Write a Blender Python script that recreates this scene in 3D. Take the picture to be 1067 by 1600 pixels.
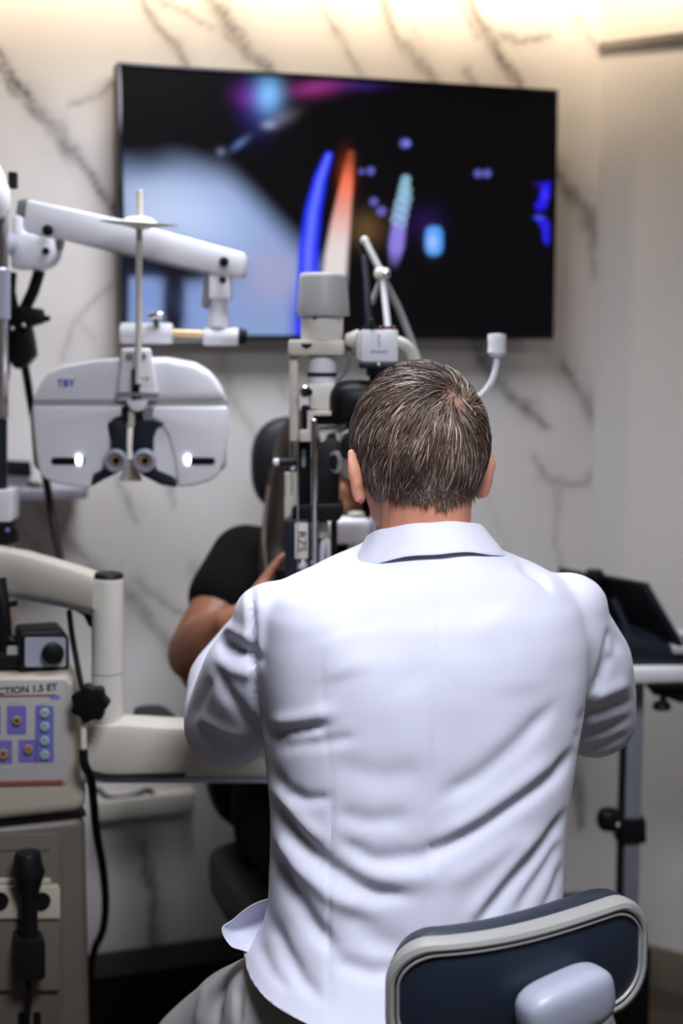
import bpy, bmesh, math, random
import numpy as np
from mathutils import Vector, Matrix, noise

random.seed(7); rng = np.random.default_rng(7)
for o in list(bpy.data.objects): bpy.data.objects.remove(o)
S = bpy.context.scene; COL = S.collection
R = math.radians

# ------------------------------------------------------------------ camera
HC, PITCH, F = 1.49, R(6.92), 1600 * 50 / 36.0
CP, SP = math.cos(PITCH), math.sin(PITCH)
cd = bpy.data.cameras.new('camera'); cam = bpy.data.objects.new('camera', cd); COL.objects.link(cam)
cam.location = (0, 0, HC); cam.rotation_euler = (R(90) - PITCH, 0, 0)
cd.sensor_fit = 'VERTICAL'; cd.sensor_height = 36; cd.sensor_width = 24; cd.lens = 50
cd.clip_start = 0.02; cd.clip_end = 50
cd.dof.use_dof = True; cd.dof.focus_distance = 1.68; cd.dof.aperture_fstop = 2.6
S.camera = cam

# ------------------------------------------------------------------ world, lights, exposure
w = bpy.data.worlds.new('world'); S.world = w; w.use_nodes = True
w.node_tree.nodes['Background'].inputs[0].default_value = (1.0, 0.84, 0.70, 1)
w.node_tree.nodes['Background'].inputs[1].default_value = 0.02
S.view_settings.view_transform = 'Standard'; S.view_settings.look = 'None'
S.view_settings.gamma = 1; S.view_settings.exposure = 0.0; S.view_settings.use_curve_mapping = False
PANELS = [((0.20, 0.84), 27, (.88, .91, 1.0), 'square white panel light in the ceiling behind the doctor'),
          ((-0.10, 2.30), 8.5, (.90, .92, 1.0), 'added white ceiling panel light above the patient, brightening the wall')]; PANEL_Z = 2.235  # second panel is added to brighten the marble wall
def area(name, loc, aim, sx, sy, power, col, spread=180):
    l = bpy.data.lights.new(name, 'AREA'); l.shape = 'RECTANGLE'; l.size = sx; l.size_y = sy
    l.energy = power; l.color = col; l.spread = R(spread)
    o = bpy.data.objects.new(name, l); COL.objects.link(o); o.location = loc
    o.rotation_euler = (Vector(aim) - Vector(loc)).to_track_quat('-Z', 'Y').to_euler()
    return o
for (X0, Y0), pw_, c_, l_ in PANELS: area('ceiling_panel_lamp', (X0, Y0, PANEL_Z - 0.03), (X0, Y0, 0), .50, .50, pw_, c_, 150)

# ------------------------------------------------------------------ pixel -> place
def ray(x, y):
    a, b = (x - 533.5) / F, (800 - y) / F
    return Vector((a, CP + b * SP, -SP + b * CP))
def px(x, y, D):
    d = ray(x, y); return Vector((d.x * D / d.y, D, HC + d.z * D / d.y))
def mpp(y, D): return D / ray(533, y).y / F
def onplane(x, y, P0, N):
    d = ray(x, y); C = Vector((0, 0, HC)); return C + d * ((P0 - C).dot(N) / d.dot(N))
def project(V):
    V = np.asarray(V, float); X, Y, Z = V[:, 0], V[:, 1], V[:, 2] - HC
    zc = Y * CP - Z * SP; yc = Y * SP + Z * CP
    return 533.5 + F * X / zc, 800 - F * yc / zc

# ------------------------------------------------------------------ materials
def lin(c): return tuple((x / 12.92 if x <= .04045 else ((x + .055) / 1.055) ** 2.4) for x in c)
def rgb(r, g, b): return lin((r / 255, g / 255, b / 255))
MATS = {}
def mat(name, col, rough=.5, metal=0, var=.06, scale=30, bump=0.0, emit=None, estr=0, spec=.5, coat=0, sss=0, sheen=0, bscale=None):
    m = bpy.data.materials.new(name); m.use_nodes = True; nt = m.node_tree; b = nt.nodes['Principled BSDF']
    tc = nt.nodes.new('ShaderNodeTexCoord'); n = nt.nodes.new('ShaderNodeTexNoise')
    n.inputs['Scale'].default_value = scale; n.inputs['Detail'].default_value = 4
    nt.links.new(tc.outputs['Object'], n.inputs['Vector'])
    mx = nt.nodes.new('ShaderNodeMix'); mx.data_type = 'RGBA'
    mx.inputs[6].default_value = (*[c * (1 - var) for c in col], 1); mx.inputs[7].default_value = (*[min(1, c * (1 + var)) for c in col], 1)
    nt.links.new(n.outputs['Fac'], mx.inputs[0]); nt.links.new(mx.outputs[2], b.inputs['Base Color'])
    b.inputs['Roughness'].default_value = rough; b.inputs['Metallic'].default_value = metal
    b.inputs['Specular IOR Level'].default_value = spec; b.inputs['Coat Weight'].default_value = coat
    if sss: b.inputs['Subsurface Weight'].default_value = sss; b.inputs['Subsurface Radius'].default_value = (.012, .005, .003); b.inputs['Subsurface Scale'].default_value = .6
    if sheen: b.inputs['Sheen Weight'].default_value = sheen
    if emit: b.inputs['Emission Color'].default_value = (*emit, 1); b.inputs['Emission Strength'].default_value = estr
    if bump:
        n2 = nt.nodes.new('ShaderNodeTexNoise'); n2.inputs['Scale'].default_value = bscale or scale * 6; n2.inputs['Detail'].default_value = 3
        nt.links.new(tc.outputs['Object'], n2.inputs['Vector'])
        bp = nt.nodes.new('ShaderNodeBump'); bp.inputs['Strength'].default_value = bump; bp.inputs['Distance'].default_value = .002
        nt.links.new(n2.outputs['Fac'], bp.inputs['Height']); nt.links.new(bp.outputs['Normal'], b.inputs['Normal'])
    MATS[name] = m; return m
mat('plaster', (.72, .69, .665), .7, var=.03, scale=4, bump=.05)
mat('taupe_wall', (.12, .11, .10), .7, var=.04, scale=4)
mat('ceiling_paint', (.28, .28, .29), .85, var=.03, scale=4)
mat('dark_floor', (.075, .058, .045), .22, var=.45, scale=9, coat=.3)
mat('skirting', (.20, .165, .13), .35, var=.25, scale=12)
mat('rail_metal', (.20, .18, .17), .4, .5)
mat('cream', (.60, .56, .48), .38, var=.04, scale=14)
mat('cream_white', (.72, .69, .62), .35, var=.03)
mat('console_cream', (.46, .41, .33), .42, var=.05, scale=10)
mat('console_shaded', (.135, .113, .09), .45, var=.05, scale=10)  # shade on the lower console is put into this darker colour
mat('panel_face', (.40, .385, .37), .4, var=.03)
mat('white_plastic', (.80, .80, .85), .32, var=.02, scale=8)
mat('grey_plastic', (.42, .42, .42), .45, var=.04)
mat('mid_grey', (.24, .24, .25), .45, var=.05)
mat('black_plastic', (.006, .006, .007), .45, var=.2, spec=.22)
mat('black_gloss', (.008, .008, .012), .12, var=.1)
mat('navy_plastic', (.011, .014, .023), .42, var=.15, spec=.3)
mat('chrome', (.75, .75, .78), .16, 1, var=.03)
mat('brass', (.75, .55, .32), .3, .8)
mat('steel_post', (.42, .44, .52), .35, .5, var=.04)
mat('table_white', (.80, .80, .82), .35, var=.02)
mat('violet_print', rgb(112, 104, 178), .5, var=.05)
mat('red_print', rgb(150, 70, 60), .5, var=.05)
mat('ink', rgb(52, 40, 66), .5, var=.05)
mat('ink_blue', rgb(18, 72, 190), .5, var=.05)
mat('ink_soft', rgb(120, 130, 200), .5, var=.05)
mat('button_teal', rgb(150, 178, 178), .4, var=.05)
mat('button_amber', rgb(150, 120, 92), .4, var=.05)
mat('yellow_print', rgb(200, 160, 40), .5)
mat('led', (.9, .95, 1), .4, emit=(.92, .97, 1), estr=6)
mat('diffuser', (.9, .9, .9), .5, emit=(.9, .93, 1), estr=4)
mat('led_warm', (.9, .8, .6), .5, emit=(1, .8, .55), estr=3)
mat('lens_glass', (.03, .03, .06), .05, coat=1)
mat('warm_lens', (.35, .24, .18), .2, coat=.6)
mat('vinyl_dark', (.014, .016, .020), .5, var=.15, scale=60, bump=.1, spec=.3)
mat('vinyl_navy', (.012, .019, .034), .42, var=.12, scale=60, bump=.08)
mat('trim_grey', (.30, .295, .28), .4, var=.05, scale=20)
mat('pad_grey', (.34, .36, .44), .42, var=.05, scale=18, bump=.05)
mat('coat_cloth', (.65, .655, .765), .72, var=.02, scale=40, bump=.10, bscale=900, sheen=.15)
mat('trouser_cloth', (.60, .57, .58), .8, var=.10, scale=60, bump=.15, bscale=700)
mat('shirt_black', (.004, .004, .0045), .9, var=.2, spec=.15)
mat('jeans_black', (.003, .003, .0035), .9, var=.2, spec=.15)
mat('skin_fair', (.62, .275, .185), .5, var=.14, scale=22, sss=.25)
mat('skin_tan', (.33, .135, .07), .45, var=.10, scale=18, sss=.15)
mat('shoe_dark', (.02, .018, .016), .4)
mat('shoe_white', (.7, .7, .72), .5)
mat('bin_dark', (.03, .03, .034), .4)
def hair_mat(name, stops, rough=.48):
    m = bpy.data.materials.new(name); m.use_nodes = True; nt = m.node_tree; b = nt.nodes['Principled BSDF']
    at = nt.nodes.new('ShaderNodeAttribute'); at.attribute_name = 'tone'
    cr = nt.nodes.new('ShaderNodeValToRGB'); e = cr.color_ramp.elements
    while len(e) < len(stops): e.new(.5)
    for k, (p, c) in enumerate(stops): e[k].position = p; e[k].color = (*c, 1)
    nt.links.new(at.outputs['Fac'], cr.inputs[0]); nt.links.new(cr.outputs[0], b.inputs['Base Color'])
    b.inputs['Roughness'].default_value = rough; b.inputs['Specular IOR Level'].default_value = .35; MATS[name] = m
hair_mat('hair_grizzled', [(0, (.020, .012, .009)), (.40, (.075, .046, .034)), (.72, (.20, .135, .10)), (1, (.50, .41, .36))])
hair_mat('scalp', [(0, (.030, .019, .015)), (1, (.36, .19, .155))], .55)
hair_mat('hair_brown', [(0, (.010, .006, .004)), (.6, (.030, .017, .010)), (1, (.16, .085, .04))])

# ------------------------------------------------------------------ mesh helpers
def NB(): return bmesh.new()
def merge(bm, tmp):
    me = bpy.data.meshes.new('t'); tmp.to_mesh(me); tmp.free(); bm.from_mesh(me); bpy.data.meshes.remove(me)
def bevel_all(t, off, seg=2, ang=25):
    es = [e for e in t.edges if len(e.link_faces) == 2 and e.calc_face_angle(0) > R(ang)]
    if off > 0 and es: bmesh.ops.bevel(t, geom=es, offset=off, segments=seg, profile=.5, affect='EDGES', clamp_overlap=True)
def prism(bm, pts, ext, bevel=0, seg=2):
    t = NB(); n = len(pts)
    a = [t.verts.new(p) for p in pts]; b = [t.verts.new(p + ext) for p in pts]
    t.faces.new(a); t.faces.new(list(reversed(b)))
    for i in range(n): t.faces.new((a[i], b[i], b[(i + 1) % n], a[(i + 1) % n]))
    bmesh.ops.recalc_face_normals(t, faces=t.faces); bevel_all(t, bevel, seg); merge(bm, t); return bm
NY = Vector((0, -1, 0))
def prism_px(bm, out, D, depth, bevel=0, N=NY, seg=2):
    cx = sum(p[0] for p in out) / len(out); cy = sum(p[1] for p in out) / len(out)
    P0 = px(cx, cy, D); return prism(bm, [onplane(x, y, P0, N) for x, y in out], -N * depth, bevel, seg)
def rr(x0, y0, x1, y1, r, n=4):
    o = []
    for cx, cy, a0 in ((x1 - r, y0 + r, -90), (x1 - r, y1 - r, 0), (x0 + r, y1 - r, 90), (x0 + r, y0 + r, 180)):
        for k in range(n + 1):
            a = R(a0 + 90 * k / n); o.append((cx + r * math.cos(a), cy + r * math.sin(a)))
    return o
def ell(cx, cy, rx, ry, n=24, a0=0, a1=360):
    return [(cx + rx * math.cos(R(a0 + (a1 - a0) * k / n)), cy + ry * math.sin(R(a0 + (a1 - a0) * k / n))) for k in range(n)]
def basis(ax):
    ax = ax.normalized(); h = Vector((0, 0, 1)) if abs(ax.z) < .9 else Vector((1, 0, 0))
    u = ax.cross(h).normalized(); return u, ax.cross(u).normalized(), ax
def lathe(bm, prof, org, axis, n=28):
    u, v, ax = basis(axis); t = NB(); rings = []
    for r, h in prof:
        rings.append([t.verts.new(org + ax * h + (u * math.cos(2 * math.pi * k / n) + v * math.sin(2 * math.pi * k / n)) * max(r, 1e-4)) for k in range(n)])
    for a, b in zip(rings, rings[1:]):
        for k in range(n): t.faces.new((a[k], a[(k + 1) % n], b[(k + 1) % n], b[k]))
    t.faces.new(list(reversed(rings[0]))); t.faces.new(rings[-1])
    bmesh.ops.recalc_face_normals(t, faces=t.faces); merge(bm, t); return bm
def cyl(bm, a, b, r0, r1=None, n=24, ch=.15):
    r1 = r0 if r1 is None else r1; L = (b - a).length; c = min(min(r0, r1) * ch, L * .3)
    return lathe(bm, [(r0 - c, 0), (r0, c), (r1, L - c), (r1 - c, L)], a, b - a, n)
def vcyl(bm, x, y0, y1, r0, r1, D, n=28):
    return cyl(bm, px(x, y1, D), px(x, y0, D), r1 * mpp(y1, D), r0 * mpp(y0, D), n)
def tube(bm, pts, rad, n=10, smooth=0):
    pts = [Vector(p) for p in pts]
    for _ in range(smooth):
        q = [pts[0]]
        for a, b in zip(pts, pts[1:]): q += [a.lerp(b, .25), a.lerp(b, .75)]
        pts = q + [pts[-1]]
    m = len(pts); rs = [rad] * m if not hasattr(rad, '__len__') else list(np.interp(np.linspace(0, 1, m), np.linspace(0, 1, len(rad)), rad))
    t = NB(); rings = []; u = None
    for i, p in enumerate(pts):
        d = (pts[min(i + 1, m - 1)] - pts[max(i - 1, 0)]).normalized()
        if u is None: u = basis(d)[0]
        u = (u - d * u.dot(d)).normalized(); v = d.cross(u)
        rings.append([t.verts.new(p + (u * math.cos(2 * math.pi * k / n) + v * math.sin(2 * math.pi * k / n)) * rs[i]) for k in range(n)])
    for a, b in zip(rings, rings[1:]):
        for k in range(n): t.faces.new((a[k], a[(k + 1) % n], b[(k + 1) % n], b[k]))
    t.faces.new(list(reversed(rings[0]))); t.faces.new(rings[-1])
    bmesh.ops.recalc_face_normals(t, faces=t.faces); merge(bm, t); return bm
def box(bm, c, s, ax=None, bevel=0, seg=2):
    t = NB(); ax = ax or (Vector((1, 0, 0)), Vector((0, 1, 0)), Vector((0, 0, 1)))
    vs = [t.verts.new(Vector(c) + ax[0] * s[0] / 2 * i + ax[1] * s[1] / 2 * j + ax[2] * s[2] / 2 * k) for i in (-1, 1) for j in (-1, 1) for k in (-1, 1)]
    for f in ((0, 1, 3, 2), (4, 6, 7, 5), (0, 4, 5, 1), (2, 3, 7, 6), (0, 2, 6, 4), (1, 5, 7, 3)): t.faces.new([vs[i] for i in f])
    bmesh.ops.recalc_face_normals(t, faces=t.faces); bevel_all(t, bevel, seg); merge(bm, t); return bm
def ball(bm, c, r, M=None, sub=3):
    r = r if hasattr(r, '__len__') else (r, r, r)
    mm = Matrix.Translation(Vector(c)) @ (M.to_4x4() if M else Matrix.Identity(4)) @ Matrix.Diagonal((*r, 1))
    t = NB(); bmesh.ops.create_icosphere(t, subdivisions=sub, radius=1, matrix=mm); merge(bm, t); return bm
def sbox(bm, c, s, ax, e=4, n=28, m=16):          # superellipsoid: pillow-like rounded block
    t = NB(); f = lambda v: math.copysign(abs(v) ** (2 / e), v); rings = []
    for j in range(m + 1):
        a = -math.pi / 2 + math.pi * j / m
        rings.append([t.verts.new(Vector(c) + ax[0] * s[0] / 2 * f(math.cos(a)) * f(math.cos(2 * math.pi * k / n)) + ax[1] * s[1] / 2 * f(math.cos(a)) * f(math.sin(2 * math.pi * k / n)) + ax[2] * s[2] / 2 * f(math.sin(a))) for k in range(n)])
    for a, b in zip(rings, rings[1:]):
        for k in range(n): t.faces.new((a[k], a[(k + 1) % n], b[(k + 1) % n], b[k]))
    bmesh.ops.remove_doubles(t, verts=t.verts, dist=1e-5); bmesh.ops.recalc_face_normals(t, faces=t.faces); merge(bm, t); return bm
def loft(bm, rings, cap=True):
    t = NB(); V = [[t.verts.new(p) for p in r] for r in rings]; n = len(V[0])
    for a, b in zip(V, V[1:]):
        for k in range(n): t.faces.new((a[k], a[(k + 1) % n], b[(k + 1) % n], b[k]))
    if cap: t.faces.new(list(reversed(V[0]))); t.faces.new(V[-1])
    bmesh.ops.recalc_face_normals(t, faces=t.faces); merge(bm, t); return bm
def chain(bm, pts, rad, sub=2, n=14):              # capsule chain, to be fused
    for p, r in zip(pts, rad): ball(bm, p, r, sub=sub)
    for (a, b), (r0, r1) in zip(zip(pts, pts[1:]), zip(rad, rad[1:])): cyl(bm, Vector(a), Vector(b), r0, r1, n, ch=0.02)
def fuse(bm, voxel, it=3):
    me = bpy.data.meshes.new('t'); bm.to_mesh(me); bm.free(); o = bpy.data.objects.new('t', me); COL.objects.link(o)
    md = o.modifiers.new('r', 'REMESH'); md.mode = 'VOXEL'; md.voxel_size = voxel
    dg = bpy.context.evaluated_depsgraph_get(); me2 = bpy.data.meshes.new_from_object(o.evaluated_get(dg))
    bpy.data.objects.remove(o); bpy.data.meshes.remove(me); smooth(me2, it); return me2
def co_get(me):
    a = np.empty(len(me.vertices) * 3, np.float32); me.vertices.foreach_get('co', a); return a.reshape(-1, 3).astype(float)
def co_set(me, V): me.vertices.foreach_set('co', np.asarray(V, np.float32).ravel()); me.update()
def edges_of(me):
    e = np.empty(len(me.edges) * 2, np.int32); me.edges.foreach_get('vertices', e); return e.reshape(-1, 2)
def smooth(me, it, V=None, lam=.6):
    V = co_get(me); E = edges_of(me); deg = np.bincount(E.ravel(), minlength=len(V)).astype(float); deg[deg == 0] = 1
    for _ in range(it):
        acc = np.zeros_like(V)
        for k in range(3):
            acc[:, k] = np.bincount(E[:, 0], V[E[:, 1], k], len(V)) + np.bincount(E[:, 1], V[E[:, 0], k], len(V))
        V = V + lam * (acc / deg[:, None] - V)
    co_set(me, V)
def normals(me):
    a = np.empty(len(me.vertices) * 3, np.float32); me.vertex_normals.foreach_get('vector', a); return a.reshape(-1, 3).astype(float)
def cut(me, keep):                                  # drop the vertices that are not kept
    b = NB(); b.from_mesh(me); b.verts.ensure_lookup_table()
    bmesh.ops.delete(b, geom=[v for v in b.verts if not keep[v.index]], context='VERTS'); b.to_mesh(me); b.free(); me.update()

# ------------------------------------------------------------------ objects
def put(name, me, m, parent=None, org=None):
    if isinstance(me, bmesh.types.BMesh):
        b = me; me = bpy.data.meshes.new(name); b.to_mesh(me); b.free()
    V = co_get(me); root = parent
    if root is not None:
        o_ = Vector(root['_o'])
    else:
        o_ = Vector(org) if org is not None else Vector(((V[:, 0].min() + V[:, 0].max()) / 2, (V[:, 1].min() + V[:, 1].max()) / 2, V[:, 2].min()))
    co_set(me, V - np.array(o_)); me.name = name
    o = bpy.data.objects.new(name, me); COL.objects.link(o); me.materials.append(MATS[m])
    me.polygons.foreach_set('use_smooth', [True] * len(me.polygons)); me.set_sharp_from_angle(angle=R(38))
    o['_o'] = tuple(o_)
    if parent is not None: o.parent = parent
    else: o.location = o_
    return o
def thing(name, label, cat, loc, group=None):
    o = bpy.data.objects.new(name, None); COL.objects.link(o); o.location = loc; o.empty_display_size = .05
    o['_o'] = tuple(loc); o['label'] = label; o['category'] = cat
    if group: o['group'] = group
    return o
def tag(o, label, cat, group=None):
    o['label'] = label; o['category'] = cat
    if group: o['group'] = group
    return o
def struct(name, bm, m, parent=None):
    o = put(name, bm, m, parent)
    if parent is None: o['kind'] = 'structure'
    return o
def text(s, size, pos, right, up, m, parent, name='lettering', bold=0):
    cu = bpy.data.curves.new('t', 'FONT'); cu.body = s; cu.size = size; cu.extrude = .0004; cu.offset = bold
    cu.align_x = 'CENTER'; cu.align_y = 'CENTER'; cu.resolution_u = 3
    o = bpy.data.objects.new('t', cu); COL.objects.link(o)
    me = bpy.data.meshes.new_from_object(o.evaluated_get(bpy.context.evaluated_depsgraph_get())); bpy.data.objects.remove(o)
    V = co_get(me); r, u = right.normalized(), up.normalized(); nrm = r.cross(u)
    co_set(me, np.array(pos) + V[:, :1] * np.array(r) + V[:, 1:2] * np.array(u) + V[:, 2:] * np.array(nrm)); return put(name, me, m, parent)

# ================================================================== THE ROOM
UP = Vector((0, 0, 1))
TVH = .53; DL, DR = TVH / .1877, TVH / .1694
TBL, TBR = px(190, 530.5, DL), px(864, 530.5, DR); TBR.z = TBL.z
WD = (TBR - TBL); TVW = WD.length; WD.normalize()            # along the back wall, to the right
WN = Vector((WD.y, -WD.x, 0))                                 # out of the wall, to the room
W0 = TBL - WN * .075; W0.z = 0
CT = 0                                                        # corner with the angled wall
dd = ray(940, 72); CT = (dd.x / dd.y * W0.y - W0.x) / (WD.x - dd.x / dd.y * WD.y)
CORNER = W0 + WD * CT
TOPZ = 2.45
def seg_d(P, a, b):
    ab = b - a; L = (ab ** 2).sum(); t = np.clip(((P - a) @ ab) / max(L, 1e-9), 0, 1)
    return np.sqrt(((P - a - t[:, None] * ab) ** 2).sum(1)), t
def poly_d(P, pts, wid):                                      # distance / local width along a polyline
    pts = np.array(pts, float); n = len(pts); best = np.full(len(P), 1e9); bw = np.ones(len(P)); bt = np.zeros(len(P))
    wid = np.interp(np.linspace(0, 1, n), np.linspace(0, 1, len(wid)), wid) if hasattr(wid, '__len__') else np.full(n, wid)
    for i in range(n - 1):
        d, t = seg_d(P, pts[i], pts[i + 1]); wl = wid[i] * (1 - t) + wid[i + 1] * t; m = d < best
        best[m] = d[m]; bw[m] = wl[m]; bt[m] = (i + t[m]) / (n - 1)
    return best, bw, bt
# veins of the marble plus one painted shadow, traced on the wall as (pixel polyline, width, strength)
VEINS_AND_SHADOW = [([(-20, 60), (45, 148), (85, 205), (130, 262), (190, 340)], [3, 9, 12, 9, 7], .95), ([(0, 105), (50, 175), (80, 215)], [3, 5, 3], .8),
    ([(105, 165), (150, 147), (185, 118)], [5, 4, 2], .55), ([(215, -10), (245, 45), (272, 72), (294, 104)], [5, 5, 8, 6], .75),
    ([(250, -5), (300, 30), (335, 42)], [6, 5, 2], .6), ([(322, -15), (345, 25), (390, 80), (425, 118)], [9, 11, 9, 7], .95), ([(300, 40), (345, 50), (370, 62)], [2, 3, 2], .35),
    ([(498, -10), (520, 50), (562, 115)], [5, 4, 5], .6), ([(592, -10), (622, 60), (652, 98), (680, 130)], [5, 6, 9, 6], .7), ([(648, 45), (660, 90)], [5, 4], .25),
    ([(722, -10), (745, 60)], [8, 5], .6), ([(738, -10), (760, 55), (795, 108), (812, 140)], [5, 8, 9, 7], .9), ([(785, 55), (812, 68), (852, 57)], [6, 6, 3], .7), ([(728, 112), (742, 135)], [7, 6], .6),
    ([(868, 255), (895, 310), (920, 352), (930, 380)], [4, 10, 13, 6], .85), ([(915, 345), (922, 395), (928, 435)], [7, 5, 3], .55),
    ([(893, 12), (915, 55), (940, 85)], [3, 5, 4], .45), ([(735, 520), (778, 600), (826, 645), (855, 672)], [9, 10, 8, 3], .9), ([(848, 535), (865, 570), (895, 600)], [3, 3, 4], .3),
    ([(885, 572), (898, 600), (922, 640)], [6, 9, 13], .75), ([(920, 640), (925, 680)], [8, 2], .4), ([(835, 712), (850, 740), (880, 758), (910, 757), (922, 735)], [3, 6, 5, 4, 4], .6), ([(872, 760), (876, 795), (868, 850), (880, 890)], [6, 3, 2, 2], .35),
    ([(185, 750), (200, 790), (210, 815)], [8, 5, 3], .5), ([(262, 745), (272, 790)], [6, 3], .5), ([(50, 775), (110, 850), (200, 928), (255, 995), (280, 1050)], [6, 9, 8, 9, 4], .6),
    ([(205, 905), (250, 940), (300, 965)], [5, 6, 2], .6), ([(75, 820), (150, 890), (190, 920)], [8, 9, 4], .4), ([(20, 800), (90, 900)], [8, 6], .35), ([(190, 435), (155, 460), (120, 500), (95, 560)], [3, 4, 4, 3], .4),
    ([(125, 500), (145, 530)], [4, 3], .3), ([(345, 560), (372, 640), (405, 690)], [8, 11, 7], .4), ([(300, 885), (325, 915)], [9, 6], .45), ([(222, 1320), (236, 1390), (246, 1480)], [8, 12, 11], .85), ([(892, 1185), (902, 1230), (908, 1290)], [10, 13, 6], .8),  # the band beside the headrest is a faint shadow painted in
    ([(440, 600), (470, 680)], [7, 5], .3), ([(700, 700), (760, 780), (800, 860)], [4, 6, 3], .15)]
t0, t1, nz, nt_ = -1.75, CT + .0, 330, 400
tt = np.linspace(t0, t1, nt_); zz = np.linspace(0, TOPZ, nz); T, Z = np.meshgrid(tt, zz)
G = np.stack([W0.x + T.ravel() * WD.x, W0.y + T.ravel() * WD.y, Z.ravel()], 1)
QX, QY = project(G); Q = np.stack([QX, QY], 1)
# wobble of the veins, in wall coordinates
wob = np.array([noise.noise_vector(Vector((a * 9, b * 9, 1.3))) for a, b in zip(T.ravel(), Z.ravel())]); wob2 = np.array([noise.noise(Vector((a * 38, b * 24, 4.1))) for a, b in zip(T.ravel(), Z.ravel())])
Q2 = Q + wob[:, :2] * 9 + np.stack([wob2, -wob2], 1) * 5
vein_and_shadow = np.zeros(len(G))
for pts, wd, s in VEINS_AND_SHADOW:
    d, bw, bt = poly_d(Q2, pts, wd); bw = bw * 1.6; core = np.clip(1.25 - d / (bw * .95), 0, 1); halo = np.exp(-(d / (bw * 2.2)) ** 2) * .22
    streak = .62 + .38 * np.clip(.5 + 1.4 * np.sin(d * .9 + wob2 * 4), 0, 1)
    vein_and_shadow = np.maximum(vein_and_shadow, s * np.maximum(core * streak, halo))
me = bpy.data.meshes.new('wall_back'); ii = np.arange(nt_ * nz).reshape(nz, nt_)
fc = np.stack([ii[:-1, :-1], ii[:-1, 1:], ii[1:, 1:], ii[1:, :-1]], -1).reshape(-1, 4)
back = G + np.array(-WN) * .1; kb = [ii[0, 0], ii[0, -1], ii[-1, -1], ii[-1, 0]]; n0 = len(G)
me.from_pydata(np.vstack([G, back[kb]]).tolist(), [], fc.tolist() + [[n0 + 3, n0 + 2, n0 + 1, n0], [kb[0], kb[3], n0 + 3, n0], [kb[1], n0 + 1, n0 + 2, kb[2]]])
at = me.attributes.new('vein_and_shadow', 'FLOAT', 'POINT'); at.data.foreach_set('value', np.concatenate([vein_and_shadow, np.zeros(4)]).astype(np.float32))
m = mat('marble', (.86, .825, .805), .32, var=.05, scale=2.2); nt = m.node_tree; b = nt.nodes['Principled BSDF']; src = b.inputs['Base Color'].links[0].from_socket
a1 = nt.nodes.new('ShaderNodeAttribute'); a1.attribute_name = 'vein_and_shadow'; nz_ = nt.nodes.new('ShaderNodeTexNoise'); nz_.inputs['Scale'].default_value = 45; nz_.inputs['Detail'].default_value = 6
mr = nt.nodes.new('ShaderNodeMapRange'); mr.inputs[1].default_value = .3; mr.inputs[2].default_value = .7; mr.inputs[3].default_value = .65; mr.inputs[4].default_value = 1.05
mu = nt.nodes.new('ShaderNodeMath'); mu.operation = 'MULTIPLY'; mu.use_clamp = True; mx = nt.nodes.new('ShaderNodeMix'); mx.data_type = 'RGBA'
nt.links.new(nz_.outputs['Fac'], mr.inputs[0]); nt.links.new(mr.outputs[0], mu.inputs[0]); nt.links.new(a1.outputs['Fac'], mu.inputs[1]); nt.links.new(mu.outputs[0], mx.inputs[0])
nt.links.new(src, mx.inputs[6]); mx.inputs[7].default_value = (.085, .070, .062, 1); nt.links.new(mx.outputs[2], b.inputs['Base Color'])
ob = put('wall_back', me, 'marble'); ob['kind'] = 'structure'

ca = ray(1067, 60); # the plain wall beyond the corner, turned towards the room
RD = Vector((.83, -.558, 0)).normalized(); RN = Vector((RD.y, -RD.x, 0))
def wallbox(name, p, d, L, n, m='plaster', z0=0, z1=TOPZ, th=.1):
    return struct(name, prism(NB(), [p + UP * z0, p + d * L + UP * z0, p + d * L + UP * z1, p + UP * z1], -n * th), m)
RL = .95; RE = CORNER + RD * RL
wallbox('wall_right', CORNER, RD, RL, RN)
wallbox('wall_far_right', RE, Vector((0, -1, 0)), RE.y + 1.7, Vector((-1, 0, 0)), 'taupe_wall')
LE = W0 + WD * t0
wallbox('wall_left', LE, Vector((0, -1, 0)), LE.y + 1.7, Vector((1, 0, 0)), 'taupe_wall')
wallbox('wall_front', Vector((LE.x, -1.7, 0)), Vector((1, 0, 0)), RE.x - LE.x, Vector((0, 1, 0)), 'taupe_wall')
pts = [Vector((LE.x - .1, -1.8, 0)), Vector((RE.x + .1, -1.8, 0)), RE + Vector((.1, .1, 0)), CORNER + Vector((.05, .15, 0)), LE + Vector((-.1, .1, 0))]
struct('floor', prism(NB(), pts, Vector((0, 0, -.08))), 'dark_floor')
struct('ceiling', prism(NB(), [p + UP * TOPZ for p in pts], Vector((0, 0, .08))), 'ceiling_paint')
# dropped ceiling with a light cove along the walls
SZ = 2.235; GAP = .13
c2 = CORNER + (WN + RN).normalized() * (GAP / math.sin((math.pi - WD.angle(RD)) / 2))
e2 = RE + (RN + Vector((-1, 0, 0))).normalized() * GAP; l2 = LE + WN * GAP + Vector((.03, 0, 0))
pts = [Vector((LE.x, -1.7, SZ)), Vector((RE.x - .02, -1.7, SZ)), Vector((RE.x - .02, RE.y - .1, SZ)), Vector((c2.x + RD.x * (RL - .12), c2.y + RD.y * (RL - .12), SZ)), Vector((c2.x, c2.y, SZ)), Vector((l2.x, l2.y, SZ))]
struct('trim_dropped_ceiling', prism(NB(), pts, Vector((0, 0, .10))), 'ceiling_paint')
def cove(p, d, n, L, power, lab):
    a, bb = p + UP * (SZ + .05) - n * .008, p + d * L + UP * (SZ + .05) - n * .008
    o = put('cove_light', prism(NB(), [a - UP * .006, bb - UP * .006, bb + UP * .006, a + UP * .006], n * .004), 'led_warm'); tag(o, lab, 'light strip')
    c = (a + bb) / 2 - n * .012; area('cove_lamp', c, c - n + UP * -.55, L, .02, power, (1, .80, .56))
C2 = Vector((c2.x, c2.y, 0))
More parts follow.
